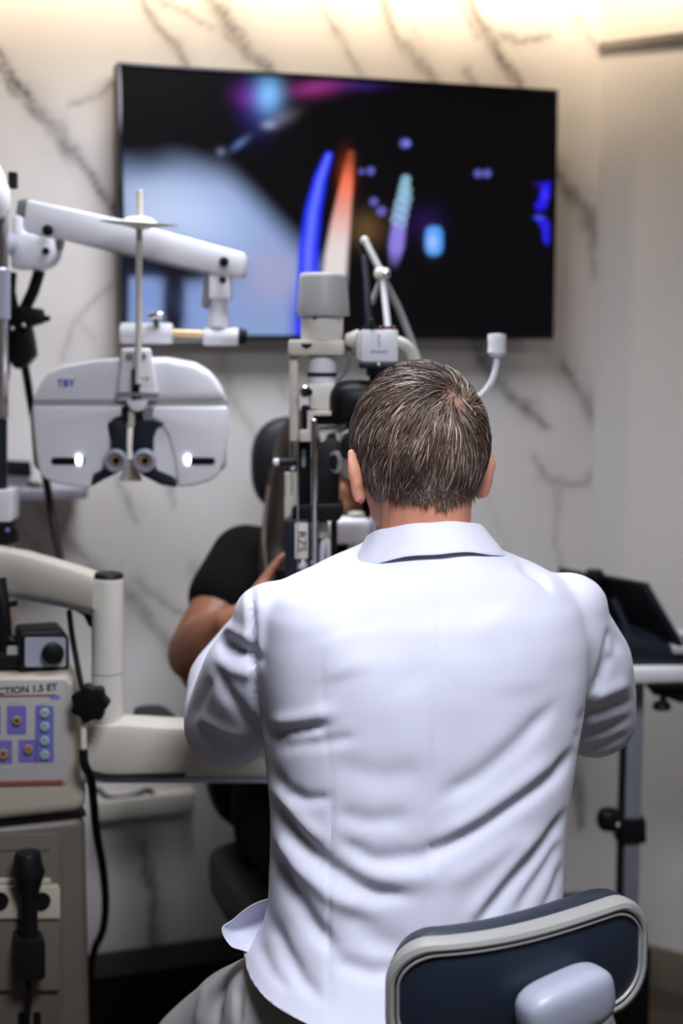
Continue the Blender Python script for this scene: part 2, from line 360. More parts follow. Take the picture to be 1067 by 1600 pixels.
cove(C2, -WD, WN, 1.9, 5.5, 'warm light strip hidden in the ceiling cove above the marble wall')
cove(C2, RD, RN, RL - .14, 2.0, 'warm light strip hidden in the ceiling cove above the plain wall')
# rail across the plain wall, skirting
ra, rb = onplane(946, 73, CORNER, RN), None
za = ra.z; hgt = .017
struct('trim_1', prism(NB(), [CORNER + UP * (za - hgt / 2), CORNER + RD * RL + UP * (za - hgt / 2), CORNER + RD * RL + UP * (za + hgt / 2), CORNER + UP * (za + hgt / 2)], RN * .012), 'rail_metal')
struct('baseboard_right', prism(NB(), [CORNER + RN * .0 , CORNER + RD * RL, CORNER + RD * RL + UP * .1, CORNER + UP * .1], RN * .015, .003), 'skirting')
struct('baseboard_back', prism(NB(), [LE, CORNER, CORNER + UP * .1, LE + UP * .1], WN * .014, .003), 'skirting')
for (X0, Y0), pw_, c_, l_ in PANELS:
    t = thing('ceiling_light', l_, 'ceiling light', (X0, Y0, SZ - .025), 'ceiling panel lights')
    put('frame', box(NB(), (X0, Y0, SZ - .012), (.60, .60, .022), bevel=.004), 'cream_white', t)
    put('diffuser', box(NB(), (X0, Y0, SZ - .0235), (.52, .52, .003)), 'diffuser', t)

# ================================================================== TELEVISION
t = thing('television', 'large flat black television on the marble wall showing blue eye images', 'television', TBL + WD * (TVW / 2))
axw = (WD, WN, UP); tc = TBL + WD * (TVW / 2) + UP * (TVH / 2)
put('housing', box(NB(), tc - WN * .022, (TVW, .036, TVH), axw, .004), 'black_plastic', t)
bz = NB(); bw_ = .009
for s in (-1, 1):
    box(bz, tc + UP * s * (TVH / 2 - bw_ / 2), (TVW, .010, bw_), axw, .002); box(bz, tc + WD * s * (TVW / 2 - bw_ / 2), (bw_, .010, TVH), axw, .002)
put('bezel', bz, 'black_gloss', t)
put('wall_bracket', box(NB(), tc - WN * .058, (.3, .034, .2), axw, .003), 'black_plastic', t)
nu, nv = 330, 190; uu, vv = np.meshgrid(np.linspace(-.5, .5, nu), np.linspace(-.5, .5, nv))
G = np.array(tc) + uu.ravel()[:, None] * (TVW - 2 * bw_) * np.array(WD) + vv.ravel()[:, None] * (TVH - 2 * bw_) * np.array(UP) + np.array(WN) * .0008
X, Y = project(G); P = np.stack([X, Y], 1); C = np.tile(np.array([.0035, .003, .0035]), (len(P), 1))
def sm(a, b, x): t_ = np.clip((x - a) / (b - a), 0, 1); return t_ * t_ * (3 - 2 * t_)
def add(mk, col): global C; C = C + mk[:, None] * np.array(col)
def over(mk, col): global C; mk = np.clip(mk, 0, 1)[:, None]; C = C * (1 - mk) + mk * np.array(col)
def gb(cx, cy, sx, sy, rot=0):
    a, b_ = X - cx, Y - cy; c_, s_ = math.cos(R(rot)), math.sin(R(rot)); return np.exp(-((a * c_ + b_ * s_) / sx) ** 2 - ((-a * s_ + b_ * c_) / sy) ** 2)
nl = np.array([noise.noise(Vector((a * .012, b_ * .012, 0))) for a, b_ in zip(X, Y)])
edge = 300 + (Y - 250) * .95                                  # slanted right edge of the pale glow
glow = sm(225, 300, Y + 18 * nl) * (1 - sm(0, 75, X - np.minimum(edge, 455)))
over(glow * .94, np.array([.27, .37, .66]))
add(gb(255, 330, 95, 65) * glow, (.24, .25, .22)); add(gb(330, 360, 80, 60) * glow, (.10, .12, .18)); add(gb(425, 430, 45, 40) * glow, (.12, .02, -.04))
over(sm(440, 470, X) * sm(430, 500, Y) * (1 - sm(476, 486, X)) * .7, rgb(40, 40, 220))
dk = np.clip(gb(265, 410, 70, 26, 12) * 1.6, 0, 1); over(dk, (.006, .006, .010)); over(sm(385, 398, Y) * (1 - sm(424, 440, Y + 8 * nl)) * (1 - sm(300, 335, X)), (.006, .006, .010)); over(np.clip(gb(272, 470, 17, 60) * 1.7, 0, 1), (.008, .008, .015)); over(np.clip(gb(193, 450, 10, 80) * 1.3, 0, 1), (.01, .01, .03))
over(gb(228, 462, 24, 26) * .8, rgb(120, 150, 215)); over(gb(305, 475, 20, 28) * .6, rgb(130, 155, 220))
over((1 - sm(4, 14, Y - (236 + .02 * X))) * 0, (0, 0, 0))
add(gb(420, 148, 20, 28), rgb(120, 190, 245)); add(gb(402, 160, 26, 40), rgb(45, 30, 120)); add(gb(385, 150, 22, 18, 20), rgb(90, 25, 110)); add(gb(492, 137, 40, 13, -8), rgb(140, 45, 120)); add(gb(560, 132, 40, 9), rgb(45, 25, 90))
add(gb(440, 185, 24, 10, -25), rgb(95, 85, 100)); add(gb(420, 195, 10, 6), rgb(130, 140, 170)); add(gb(375, 224, 16, 5, -38), rgb(90, 110, 170)); add(gb(345, 237, 6, 6), rgb(110, 115, 150))
d, bw, bt = poly_d(P, [(513, 243), (500, 280), (489, 330), (482, 390), (480, 450), (478, 520)], [7, 11, 14, 16, 17, 17]); over(1 - sm(.75, 1.15, d / bw), np.array(rgb(38, 52, 250))); over((1 - sm(.0, .75, d / bw)) * .75, rgb(120, 135, 255))
d, bw, bt = poly_d(P, [(548, 240), (541, 290), (532, 350), (525, 400), (520, 470)], [6, 11, 16, 19, 20]); k_ = sm(.2, .75, bt)[:, None]; cc = np.array(rgb(235, 120, 95)) * (1 - k_) + np.array(rgb(228, 218, 216)) * k_
mk = ((1 - sm(.7, 1.15, d / bw)) * (.25 + .75 * sm(0, .3, bt)))[:, None]; C = C * (1 - mk) + cc * mk; add(gb(541, 275, 12, 30), (.25, .03, 0))
add(gb(572, 358, 26, 26), rgb(95, 70, 40))
for x, y, r in ((632, 224, 7), (637, 224, 5), (565, 268, 4), (579, 267, 6), (747, 271, 6), (761, 271, 6), (584, 315, 6), (596, 330, 7)):
    q = np.hypot(X - x, Y - y) / r; add(np.exp(-((q - .75) / .3) ** 2) * .8 + np.exp(-q ** 2 * 2) * .6, rgb(105, 105, 205))
d, bw, bt = poly_d(P, [(634, 280), (630, 310), (624, 345), (619, 385), (614, 425)], [7, 12, 13, 14, 6]); k_ = sm(.1, .6, bt)[:, None]
bub = .55 + .45 * np.sin(X * .55 + 3 * nl) * np.sin(Y * .42); mk = (1 - sm(.55, 1.1, d / bw)) * np.where(bt < .55, np.clip(bub + .3, 0, 1), .9) * (1 - sm(.75, 1, bt)); cc = np.array(rgb(135, 195, 225)) * (1 - k_) + np.array(rgb(150, 135, 235)) * k_
C = C * (1 - mk[:, None]) + cc * mk[:, None]
for k, (x, y, r) in enumerate(((634, 281, 7), (631, 292, 7), (637, 297, 6), (629, 304, 7), (636, 310, 7), (624, 318, 7), (634, 322, 6), (621, 330, 7), (630, 335, 7), (618, 343, 7), (627, 348, 7))):
    q = np.hypot(X - x, Y - y) / r; over(np.exp(-((q - .85) / .25) ** 2) * .75, rgb(175, 215, 235)); over(np.exp(-(q / .55) ** 2) * .45, rgb(40, 60, 110))
q = (np.abs(X - 678) / 15) ** 3 + (np.abs(Y - 376) / 24) ** 3; over(1 - sm(.6, 1.2, q), rgb(70, 150, 240)); over(gb(676, 378, 8, 14), rgb(160, 200, 255)); add(gb(665, 350, 25, 25), rgb(30, 10, 70))
def inside(poly):
    r_ = np.zeros(len(X), bool)
    for (x0, y0), (x1, y1) in zip(poly, poly[1:] + poly[:1]):
        if y0 != y1: r_ ^= ((y0 > Y) != (y1 > Y)) & (X < (x1 - x0) * (Y - y0) / (y1 - y0) + x0)
    return r_.astype(float)
over(inside([(846, 284), (860, 284), (859, 305), (853, 326), (842, 331), (834, 322), (841, 312), (844, 298)]), rgb(40, 26, 228)); over(gb(838, 288, 5, 4), rgb(40, 20, 120)); over(gb(851, 305, 4, 10), rgb(70, 60, 255))
over(inside([(834, 334), (850, 340), (858, 346), (858, 378), (854, 386), (848, 374), (846, 356), (838, 344)]), rgb(42, 34, 222)); over(gb(842, 340, 7, 3), rgb(80, 90, 240))
me = bpy.data.meshes.new('screen'); ii = np.arange(nu * nv).reshape(nv, nu); me.from_pydata(G.tolist(), [], np.stack([ii[:-1, :-1], ii[:-1, 1:], ii[1:, 1:], ii[1:, :-1]], -1).reshape(-1, 4).tolist())
ca_ = me.color_attributes.new('picture', 'FLOAT_COLOR', 'POINT'); ca_.data.foreach_set('color', np.concatenate([np.clip(C, 0, 1.2), np.ones((len(C), 1))], 1).astype(np.float32).ravel())
m = mat('screen', (.002, .002, .0025), .3, spec=.06); nt = m.node_tree; a1 = nt.nodes.new('ShaderNodeAttribute'); a1.attribute_name = 'picture'
nt.links.new(a1.outputs['Color'], nt.nodes['Principled BSDF'].inputs['Emission Color']); nt.nodes['Principled BSDF'].inputs['Emission Strength'].default_value = 1.0
put('screen', me, 'screen', t)['label'] = 'lit screen with a magnified eye in blue and violet'

# ================================================================== PEOPLE
def hand(bm, wrist, fwd, pn, side, curl=.5, s=1.0, thumb_up=0.0):
    """palm + five fingers; fwd = pointing direction, pn = palm normal, side = towards the thumb"""
    fwd = fwd.normalized(); pn = (pn - fwd * pn.dot(fwd)).normalized(); sd = (side - fwd * side.dot(fwd) - pn * side.dot(pn)).normalized()
    k0 = wrist + fwd * .085 * s
    for j in range(4):
        o = (1.5 - j) * .021 * s; chain(bm, [wrist + sd * o * .55 + fwd * .01, k0 + sd * o], [.017 * s, .0125 * s])
    chain(bm, [wrist - fwd * .03 * s, wrist + fwd * .02 * s], [.026 * s, .026 * s])
    for j, L in enumerate((.075, .083, .077, .060)):
        o = (1.5 - j) * .021 * s; p = k0 + sd * o; pts = [p]; a = 0
        for q, fr in enumerate((.45, .32, .23)):
            a += curl * (.9, 1.0, .7)[q]; p = p + (fwd * math.cos(a) + pn * math.sin(a)) * L * fr * s; pts.append(p)
        chain(bm, pts, [.0098 * s, .0092 * s, .0084 * s, .0072 * s])
    b0 = wrist + fwd * .022 * s + sd * .026 * s
    p1 = b0 + (fwd * .6 + sd * (.75 - .3 * thumb_up) + pn * (.35)).normalized() * .042 * s
    p2 = p1 + (fwd * (.85 - .2 * thumb_up) + sd * (.15 + .9 * thumb_up) + pn * .35 * (1 - thumb_up)).normalized() * .034 * s
    p3 = p2 + (fwd * (.95 - .5 * thumb_up) + sd * (-.05 + 1.0 * thumb_up) + pn * .4 * (1 - thumb_up)).normalized() * .027 * s
    chain(bm, [b0, p1, p2, p3], [.015 * s, .0125 * s, .0108 * s, .0085 * s])
def head(bm, H, sx=1.0):
    """H maps head space (face = +Y, up = +Z, centre of the skull) to the world"""
    M = H.to_3x3(); B = lambda c, r, m=None: ball(bm, H @ Vector(c), r, M if m is None else M @ m)
    B((0, 0, 0), (.077 * sx, .096, .091)); B((0, .030, -.055), (.062 * sx, .066, .075)); B((0, .058, -.100), (.040 * sx, .040, .030)); B((0, .035, -.088), (.056 * sx, .05, .034))
    B((0, .085, .02), (.05, .015, .028)); B((0, .098, -.035), (.012, .018, .026)); B((0, .108, -.050), (.017, .014, .012)); B((0, .094, -.080), (.025, .011, .008)); B((0, .092, -.088), (.022, .010, .007))
    for s in (-1, 1):
        B((s * .035, .075, -.03), (.026, .02, .022)); B((s * .032, .088, .016), (.024, .010, .008))
        t_ = Matrix.Rotation(s * R(25), 3, 'Z') @ Matrix.Rotation(R(-8), 3, 'X')
        c = Vector((s * .0755 * sx, .002, -.042)); base = lambda v: c + t_ @ Vector((s * v[0], v[1], v[2]))
        B(base((.006, -.004, .0)), (.0065, .016, .030), t_)
        chain(bm, [H @ base(v) for v in ((.006, .012, .004), (.010, .012, .022), (.013, .000, .033), (.014, -.014, .026), (.014, -.019, .008), (.011, -.013, -.012), (.007, -.004, -.028), (.003, .004, -.030), (.001, .007, -.018))], [.005, .005, .0052, .0055, .0055, .0055, .0075, .006, .005], n=10)
        B((s * .026, .088, -.006), (.013, .009, .009))
def eyes(H, parent):
    for s in (-1, 1):
        o = put('eyeball', ball(NB(), H @ Vector((s * .031, .0815, .0)), .0125), 'cream_white', parent)
        put('iris', ball(NB(), H @ Vector((s * .031, .0925, .0)), (.0055, .0025, .0055), H.to_3x3()), 'black_gloss', o)

# ------------------------------------------------------------------ the doctor
YA = R(14); E1 = Vector((math.cos(YA), math.sin(YA), 0)); E2 = Vector((-math.sin(YA), math.cos(YA), 0))
ROWS = [(834, 602, 732, 1.775, .076), (848, 585, 750, 1.772, .088), (860, 560, 785, 1.77, .098), (873, 525, 815, 1.765, .105), (886, 490, 845, 1.76, .109), (900, 452, 872, 1.755, .113), (920, 420, 895, 1.75, .117), (950, 405, 912, 1.745, .126),
        (1000, 402, 922, 1.74, .132), (1060, 404, 922, 1.735, .135), (1120, 410, 916, 1.73, .134), (1180, 417, 905, 1.725, .131), (1260, 421, 891, 1.715, .129), (1340, 422, 881, 1.705, .129), (1400, 420, 877, 1.70, .132),
        (1450, 408, 878, 1.69, .14), (1490, 372, 882, 1.68, .152), (1520, 338, 888, 1.672, .164), (1600, 330, 890, 1.66, .165)]
def torso_rings(rows, shrink=0, n=56, ex=2.5):
    out = []
    for y, xl, xr, D, hd in rows:
        c = px((xl + xr) / 2, y, D); hw = (xr - xl) / 2 * mpp(y, D) - shrink; r = []
        for k in range(n):
            a = 2 * math.pi * k / n; cx, sx = math.cos(a), math.sin(a); f = lambda v: math.copysign(abs(v) ** (2 / ex), v)
            r.append(c + E1 * hw * f(cx) + E2 * (hd - shrink) * f(sx))
        out.append(r)
    return out
LA = [px(452, 992, 1.735), px(402, 1050, 1.765), px(356, 1132, 1.84)]; LF = [px(352, 1070, 1.96), px(395, 1000, 2.08)]; LH = px(425, 968, 2.13)
RA = [px(868, 986, 1.79), px(908, 1040, 1.82), px(927, 1118, 1.88)]; RF = [px(885, 1060, 2.0), px(840, 1020, 2.10)]; RH = px(800, 1000, 2.15)
HEADC = px(655, 689, 1.80); HM = Matrix.Translation(HEADC) @ Matrix.Rotation(R(17), 4, 'Z') @ Matrix.Rotation(R(-7), 4, 'X')
NECK0, NECK1 = HM @ Vector((0, -.022, -.06)), px(664, 850, 1.772)
HIPL, HIPR = px(470, 1590, 1.67), px(820, 1590, 1.74)
KNL, KNR = px(305, 1640, 1.93), px(905, 1640, 2.06)
bm = NB(); head(bm, HM)
chain(bm, [NECK0, (NECK0 + NECK1) / 2, NECK1, NECK1 - UP * .07], [.058, .057, .06, .07], sub=3)
loft(bm, torso_rings(ROWS[2:-5], .022) + torso_rings([(1480, 455, 860, 1.70, .10), (1580, 470, 850, 1.69, .10)]))
chain(bm, LA + LF, [.05, .045, .04, .036, .03]); chain(bm, RA + RF, [.05, .045, .04, .036, .03])
hand(bm, LH, Vector((.25, .9, .1)), Vector((.6, -.1, -.7)), Vector((.8, -.1, .5)), .5, 1.0); chain(bm, [LF[1], LH], [.03, .027])
hand(bm, RH, Vector((-.35, .9, .0)), Vector((-.6, -.1, -.7)), Vector((-.8, 0, .5)), .5, 1.0); chain(bm, [RF[1], RH], [.03, .027])
FL, FR = Vector((KNL.x - .02, KNL.y - .08, .09)), Vector((KNR.x + .02, KNR.y - .1, .09))
for hp, kn, ft in ((HIPL, KNL, FL), (HIPR, KNR, FR)): chain(bm, [hp, (hp + kn) / 2, kn, (kn + ft) / 2, ft], [.075, .065, .05, .045, .035]); chain(bm, [ft - UP * .04, ft + Vector((0, .13, -.05))], [.03, .025])
me = fuse(bm, .0042, 3)
doc = put('person', me, 'skin_fair', org=(.12, 1.68, 0)); tag(doc, 'man with short greying hair in a white lab coat seated with his back turned', 'person')
eyes(HM, doc)
# white coat: torso and sleeves in one cloth, then its folds
bm = NB(); loft(bm, torso_rings(ROWS))
chain(bm, LA + LF, [.070, .068, .060, .054, .046], sub=3, n=24); chain(bm, RA + RF, [.070, .066, .058, .05, .045], sub=3, n=24)
ball(bm, px(428, 962, 1.735), (.052, .06, .042)); ball(bm, px(888, 948, 1.79), (.05, .06, .045))
me = fuse(bm, .0048, 6)
# (pixel polyline on the cloth, half width px, height mm: minus = valley, plus = ridge)
FOLDS = [([(690, 868), (686, 1050), (676, 1252), (668, 1445), (664, 1600)], 2.2, -1.3), ([(519, 1236), (516, 1320), (512, 1455), (515, 1600)], 2.0, -1.3), ([(500, 1010), (508, 1130), (519, 1236)], 2.0, -.5),
    ([(391, 912), (393, 1003), (398, 1077), (404, 1110), (420, 1150)], 3.5, -4.0), ([(384, 912), (386, 980), (386, 1000)], 6, 3), ([(403, 930), (405, 1003), (410, 1070)], 7, 2.0),
    ([(416, 1150), (440, 1146), (476, 1141), (515, 1132)], [10, 10, 9, 6], -6), ([(425, 1132), (470, 1124), (520, 1112)], 10, 5), ([(428, 1168), (470, 1162), (510, 1160), (556, 1152)], [9, 9, 8, 6], -4), ([(440, 1154), (500, 1150)], 6, 3),
    ([(424, 1205), (445, 1238), (480, 1250), (520, 1246)], [9, 10, 8, 5], -6), ([(424, 1250), (455, 1300), (505, 1352), (585, 1396), (640, 1400)], [11, 13, 14, 13, 10], -8), ([(424, 1222), (460, 1275), (510, 1318)], 12, 5), ([(424, 1330), (448, 1385), (480, 1440), (525, 1488)], [10, 12, 13, 10], -9), ([(430, 1300), (465, 1355), (515, 1400), (580, 1430)], 13, 6),
    ([(525, 1270), (577, 1284), (640, 1278)], 15, -3.5), ([(530, 1312), (584, 1346), (656, 1340), (720, 1318)], [9, 15, 15, 9], -5.5), ([(540, 1360), (610, 1375), (690, 1370)], 18, 3.5), ([(520, 1195), (600, 1215), (660, 1205)], 20, -2.5),
    ([(742, 1452), (800, 1380), (858, 1315), (884, 1272)], [9, 9, 9, 6], -7), ([(728, 1440), (785, 1370), (845, 1300)], 11, 4), ([(676, 1335), (752, 1294), (820, 1247), (868, 1212), (898, 1176)], [10, 11, 10, 9, 7], -7.5), ([(690, 1310), (752, 1270), (815, 1222), (862, 1186)], 13, 4.5),
    ([(810, 1424), (852, 1362), (878, 1318)], [7, 7, 5], -5), ([(845, 1432), (866, 1390), (880, 1350)], 5, -3.5), ([(692, 1247), (752, 1212), (813, 1160), (866, 1104)], [12, 15, 15, 9], -5), ([(700, 1380), (760, 1345), (830, 1300)], 16, 3),
    ([(812, 878), (828, 892), (846, 903), (858, 922)], [7, 8, 7, 5], -6), ([(500, 890), (470, 905), (448, 925)], 9, -3), ([(430, 905), (412, 925), (402, 960)], 9, 3), ([(560, 960), (620, 1000), (660, 1080)], 40, -3), ([(760, 950), (800, 1010), (810, 1090)], 45, 3.5), ([(520, 990), (540, 1060)], 40, 3.5),
    ([(905, 1160), (925, 1100), (945, 1035), (952, 985)], [5, 5, 5, 4], -4), ([(908, 1125), (948, 1108), (985, 1096)], [7, 7, 5], -6), ([(906, 1150), (945, 1140), (980, 1122)], [6, 7, 5], -5), ([(915, 1172), (945, 1163), (975, 1148)], 5, -4), ([(925, 1092), (960, 1076), (985, 1068)], 9, 4), ([(950, 985), (962, 1000), (968, 1018)], 6, -4), ([(958, 1022), (945, 1050), (930, 1085)], 6, -4),
    ([(340, 998), (358, 1008), (382, 1026), (410, 1030)], [7, 11, 11, 6], -10), ([(338, 1030), (365, 1046), (395, 1052)], 10, 5), ([(348, 975), (372, 990), (392, 996)], 9, 5), ([(344, 1050), (352, 1080), (380, 1118), (412, 1142)], [7, 9, 10, 7], -6), ([(330, 1060), (318, 1090), (302, 1125)], 6, -4), ([(320, 1140), (350, 1165), (395, 1175)], 9, -4), ([(310, 1120), (345, 1140), (390, 1152)], 9, 3),
    ([(420, 1430), (440, 1480), (470, 1530), (500, 1560)], [9, 12, 12, 9], -7), ([(400, 1470), (425, 1520), (450, 1545)], 9, -4), ([(540, 1420), (590, 1470), (640, 1490)], 20, -4), ([(520, 1500), (580, 1520), (640, 1515)], 14, -6)]
def apply_folds(me, folds, facing=True, amp=1.25):
    V = co_get(me); Nn = normals(me); X_, Y_ = project(V); P_ = np.stack([X_, Y_], 1)
    view = V - np.array([0, 0, HC]); view /= np.linalg.norm(view, axis=1)[:, None]; fcg = np.clip(-(Nn * view).sum(1) * 2.5, 0, 1); fcg[V[:, 1] > 1.93] = 0
    disp = np.zeros(len(V))
    for pts, wd, h in folds:
        d, bw, bt = poly_d(P_, pts, wd); tp = np.minimum(1, np.minimum(bt, 1 - bt) * 5 + .25)
        disp += h * .001 * np.exp(-(d / bw) ** 2) * tp * amp
    co_set(me, V + Nn * (disp * fcg)[:, None])
apply_folds(me, FOLDS[4:]); smooth(me, 3, lam=.5); apply_folds(me, [(p_, w_ * 1.6, h_ * 1.1) for p_, w_, h_ in FOLDS[:4]])
V = co_get(me); Nn = normals(me)
big = np.array([noise.noise(Vector(v) * 9) for v in V]); fine = np.array([noise.noise(Vector((v[0] * 26, v[1] * 26, v[2] * 15))) for v in V])
co_set(me, V + Nn * (big * .0035 + fine * .0011)[:, None])
V = co_get(me)
cut(me, ~((V[:, 2] > px(660, 822, 1.77).z) & (np.hypot(V[:, 0] - NECK1.x, V[:, 1] - NECK1.y) < .1)))
bt_ = NB(); bt_.from_mesh(me)
for no_ in (Vector((0, .06, 1)), Vector((.20, .0, 1))):
    bmesh.ops.bisect_plane(bt_, geom=bt_.verts[:] + bt_.edges[:] + bt_.faces[:], plane_co=Vector((-.015, 1.56, .722)), plane_no=no_.normalized(), clear_inner=True)
bt_.to_mesh(me); bt_.free()
coat = put('lab_coat', me, 'coat_cloth', doc); md = coat.modifiers.new('thickness', 'SOLIDIFY'); md.thickness = .0028; md.offset = -1
# turned-down collar
def ringpt(a, hw, hd, cx, py, D, drop):
    c = px(cx, py, D); return c + E1 * hw * math.sin(a) - E2 * hd * math.cos(a) + UP * drop * (1 - math.cos(a))
prof = [(0, .067, .061, 664, 822, 1.772, -.02), (.3, .0705, .0645, 664, 806, 1.772, -.022), (.45, .074, .068, 664, 803, 1.771, -.022), (.6, .078, .073, 665, 810, 1.769, -.024), (.8, .088, .082, 667, 824, 1.767, -.028), (1, .105, .095, 669, 846, 1.764, -.037), (1.05, .105, .094, 669, 848.5, 1.764, -.037), (.95, .098, .088, 669, 846, 1.764, -.036)]
rings = []
for k in range(41):
    a = R(-140 + 280 * k / 40); rings.append([ringpt(a, p[1], p[2], p[3], p[4] + 1.5 * math.sin(k * 1.1) * (.3 + j * .1), p[5], p[6]) for j, p in enumerate(prof)])
bm = NB(); Vv = [[bm.verts.new(p) for p in r] for r in rings]
for a, b_ in zip(Vv, Vv[1:]):
    for j in range(len(prof) - 1): bm.faces.new((a[j], b_[j], b_[j + 1], a[j + 1]))
bmesh.ops.recalc_face_normals(bm, faces=bm.faces)
o = put('collar', bm, 'coat_cloth', doc); o['label'] = 'turned-down white collar'; md = o.modifiers.new('t', 'SOLIDIFY'); md.thickness = .003; md = o.modifiers.new('s', 'SUBSURF'); md.levels = 1; md.render_levels = 2
# the open corner of the coat curling up beside the hip
cu = [[(425, 1404, 1.68), (400, 1412, 1.675), (380, 1424, 1.67), (364, 1440, 1.665), (352, 1446, 1.66)], [(425, 1408, 1.70), (402, 1416, 1.70), (384, 1428, 1.70), (367, 1445, 1.69), (346, 1450, 1.655)],
      [(425, 1430, 1.71), (404, 1438, 1.715), (386, 1446, 1.71), (368, 1458, 1.69), (348, 1460, 1.655)], [(425, 1460, 1.69), (405, 1462, 1.69), (388, 1466, 1.68), (372, 1472, 1.67), (356, 1472, 1.655)], [(425, 1490, 1.66), (405, 1490, 1.66), (388, 1488, 1.66), (374, 1482, 1.655), (364, 1480, 1.65)]]
bm = NB(); Vv = [[bm.verts.new(px(*p)) for p in r] for r in cu]
for a, b_ in zip(Vv, Vv[1:]):
    for j in range(4): bm.faces.new((a[j], a[j + 1], b_[j + 1], b_[j]))
o = put('coat_flap', bm, 'coat_cloth', doc); md = o.modifiers.new('t', 'SOLIDIFY'); md.thickness = .003; md = o.modifiers.new('s', 'SUBSURF'); md.levels = 2; md.render_levels = 2
# trousers
bm = NB(); loft(bm, [r for r in torso_rings([(1400, 470, 850, 1.71, .085), (1470, 455, 862, 1.70, .10), (1540, 412, 888, 1.685, .138), (1640, 405, 892, 1.69, .135)])])
for hp, kn, ft in ((HIPL, KNL, FL), (HIPR, KNR, FR)): chain(bm, [hp, (hp + kn) / 2 + UP * .005, kn, (kn + ft) / 2, ft + UP * .01], [.094, .086, .066, .062, .058], sub=3, n=24)
me = fuse(bm, .007, 5); apply_folds(me, [([(350, 1525), (338, 1570), (335, 1600)], 7, -5), ([(375, 1540), (370, 1600)], 6, -4), ([(290, 1545), (262, 1600)], 7, -3), ([(320, 1535), (310, 1600)], 8, 3)])
V = co_get(me); co_set(me, V + normals(me) * np.array([noise.noise(Vector(v) * 14) * .004 for v in V])[:, None])
put('trousers', me, 'trouser_cloth', doc)
for ft in (FL, FR):
    bm = NB(); chain(bm, [ft - UP * .045, ft + Vector((0, .06, -.055)), ft + Vector((0, .15, -.06))], [.045, .042, .03]); me = fuse(bm, .006, 3); V = co_get(me); V[:, 2] = np.maximum(V[:, 2], 0.001); co_set(me, V); put('shoe', me, 'shoe_white', doc)

# ------------------------------------------------------------------ short hair
ER = np.array([.079, .0975, .0935])
def hairline(U):                                     # lowest z of the hair on the unit sphere, by azimuth from the back
    az = np.degrees(np.abs(np.arctan2(U[:, 0], -U[:, 1])))
    return np.interp(az, [0, 12, 30, 55, 72, 86, 100, 112, 122, 140, 180], [-.100, -.094, -.092, -.086, -.062, -.012, -.006, -.040, -.02, .045, .055]) / ER[2]
CRN = Vector((.022, -.082, .045)); CRN = np.array([CRN.x / ER[0], CRN.y / ER[1], CRN.z / ER[2]]); CRN /= np.linalg.norm(CRN)
def to_head(U, h):                                   # unit sphere + height above the scalp -> world
    L = U * (ER + h[:, None]); low = np.clip(-U[:, 2] - .78, 0, 1)[:, None]; L = L + np.concatenate([0 * low, -low * .085 * (U[:, 1:2] < 0), -low * .11], 1)
    Mm = np.array(HM); return L @ Mm[:3, :3].T + Mm[:3, 3]
def fib(n):
    k = np.arange(n) + .5; ph = np.arccos(1 - 2 * k / n); th = np.pi * (1 + 5 ** .5) * k; return np.stack([np.cos(th) * np.sin(ph), np.sin(th) * np.sin(ph), np.cos(ph)], 1)
# under-layer: a closed cap over the scalp
nA, nB = 96, 60; cap = []
for j in range(nB + 1):
    a = np.linspace(0, 2 * np.pi, nA, endpoint=False); U0 = np.stack([np.sin(a), -np.cos(a), np.zeros(nA)], 1); zl = np.clip(hairline(U0) + .07, -.93, .9)
    zz_ = 1 - (1 - zl) * (j / nB); rr_ = np.sqrt(np.clip(1 - zz_ ** 2, 0, 1)); cap.append(np.stack([U0[:, 0] * rr_, U0[:, 1] * rr_, zz_], 1))
cap = np.concatenate(cap); dc = np.arccos(np.clip(cap @ CRN, -1, 1)); jj = np.repeat(np.arange(nB + 1), nA) / nB
hh = (.0005 + .0003 * np.array([noise.noise(Vector(u) * 5) for u in cap])) * np.clip((1 - jj) * 8, .15, 1) * np.clip(.2 + dc * 2.4, .1, 1)
me = bpy.data.meshes.new('hair_underlayer'); V = to_head(cap, hh); ii = np.arange((nB + 1) * nA).reshape(nB + 1, nA)
me.from_pydata(V.tolist(), [], np.stack([ii[:-1], np.roll(ii[:-1], -1, 1), np.roll(ii[1:], -1, 1), ii[1:]], -1).reshape(-1, 4)[:, ::-1].tolist())
tn = np.clip(.95 * np.exp(-(dc / .42) ** 2) + .25 * np.clip((jj - .93) * 14, 0, 1) + .05, 0, 1)
at = me.attributes.new('tone', 'FLOAT', 'POINT'); at.data.foreach_set('value', tn.astype(np.float32))
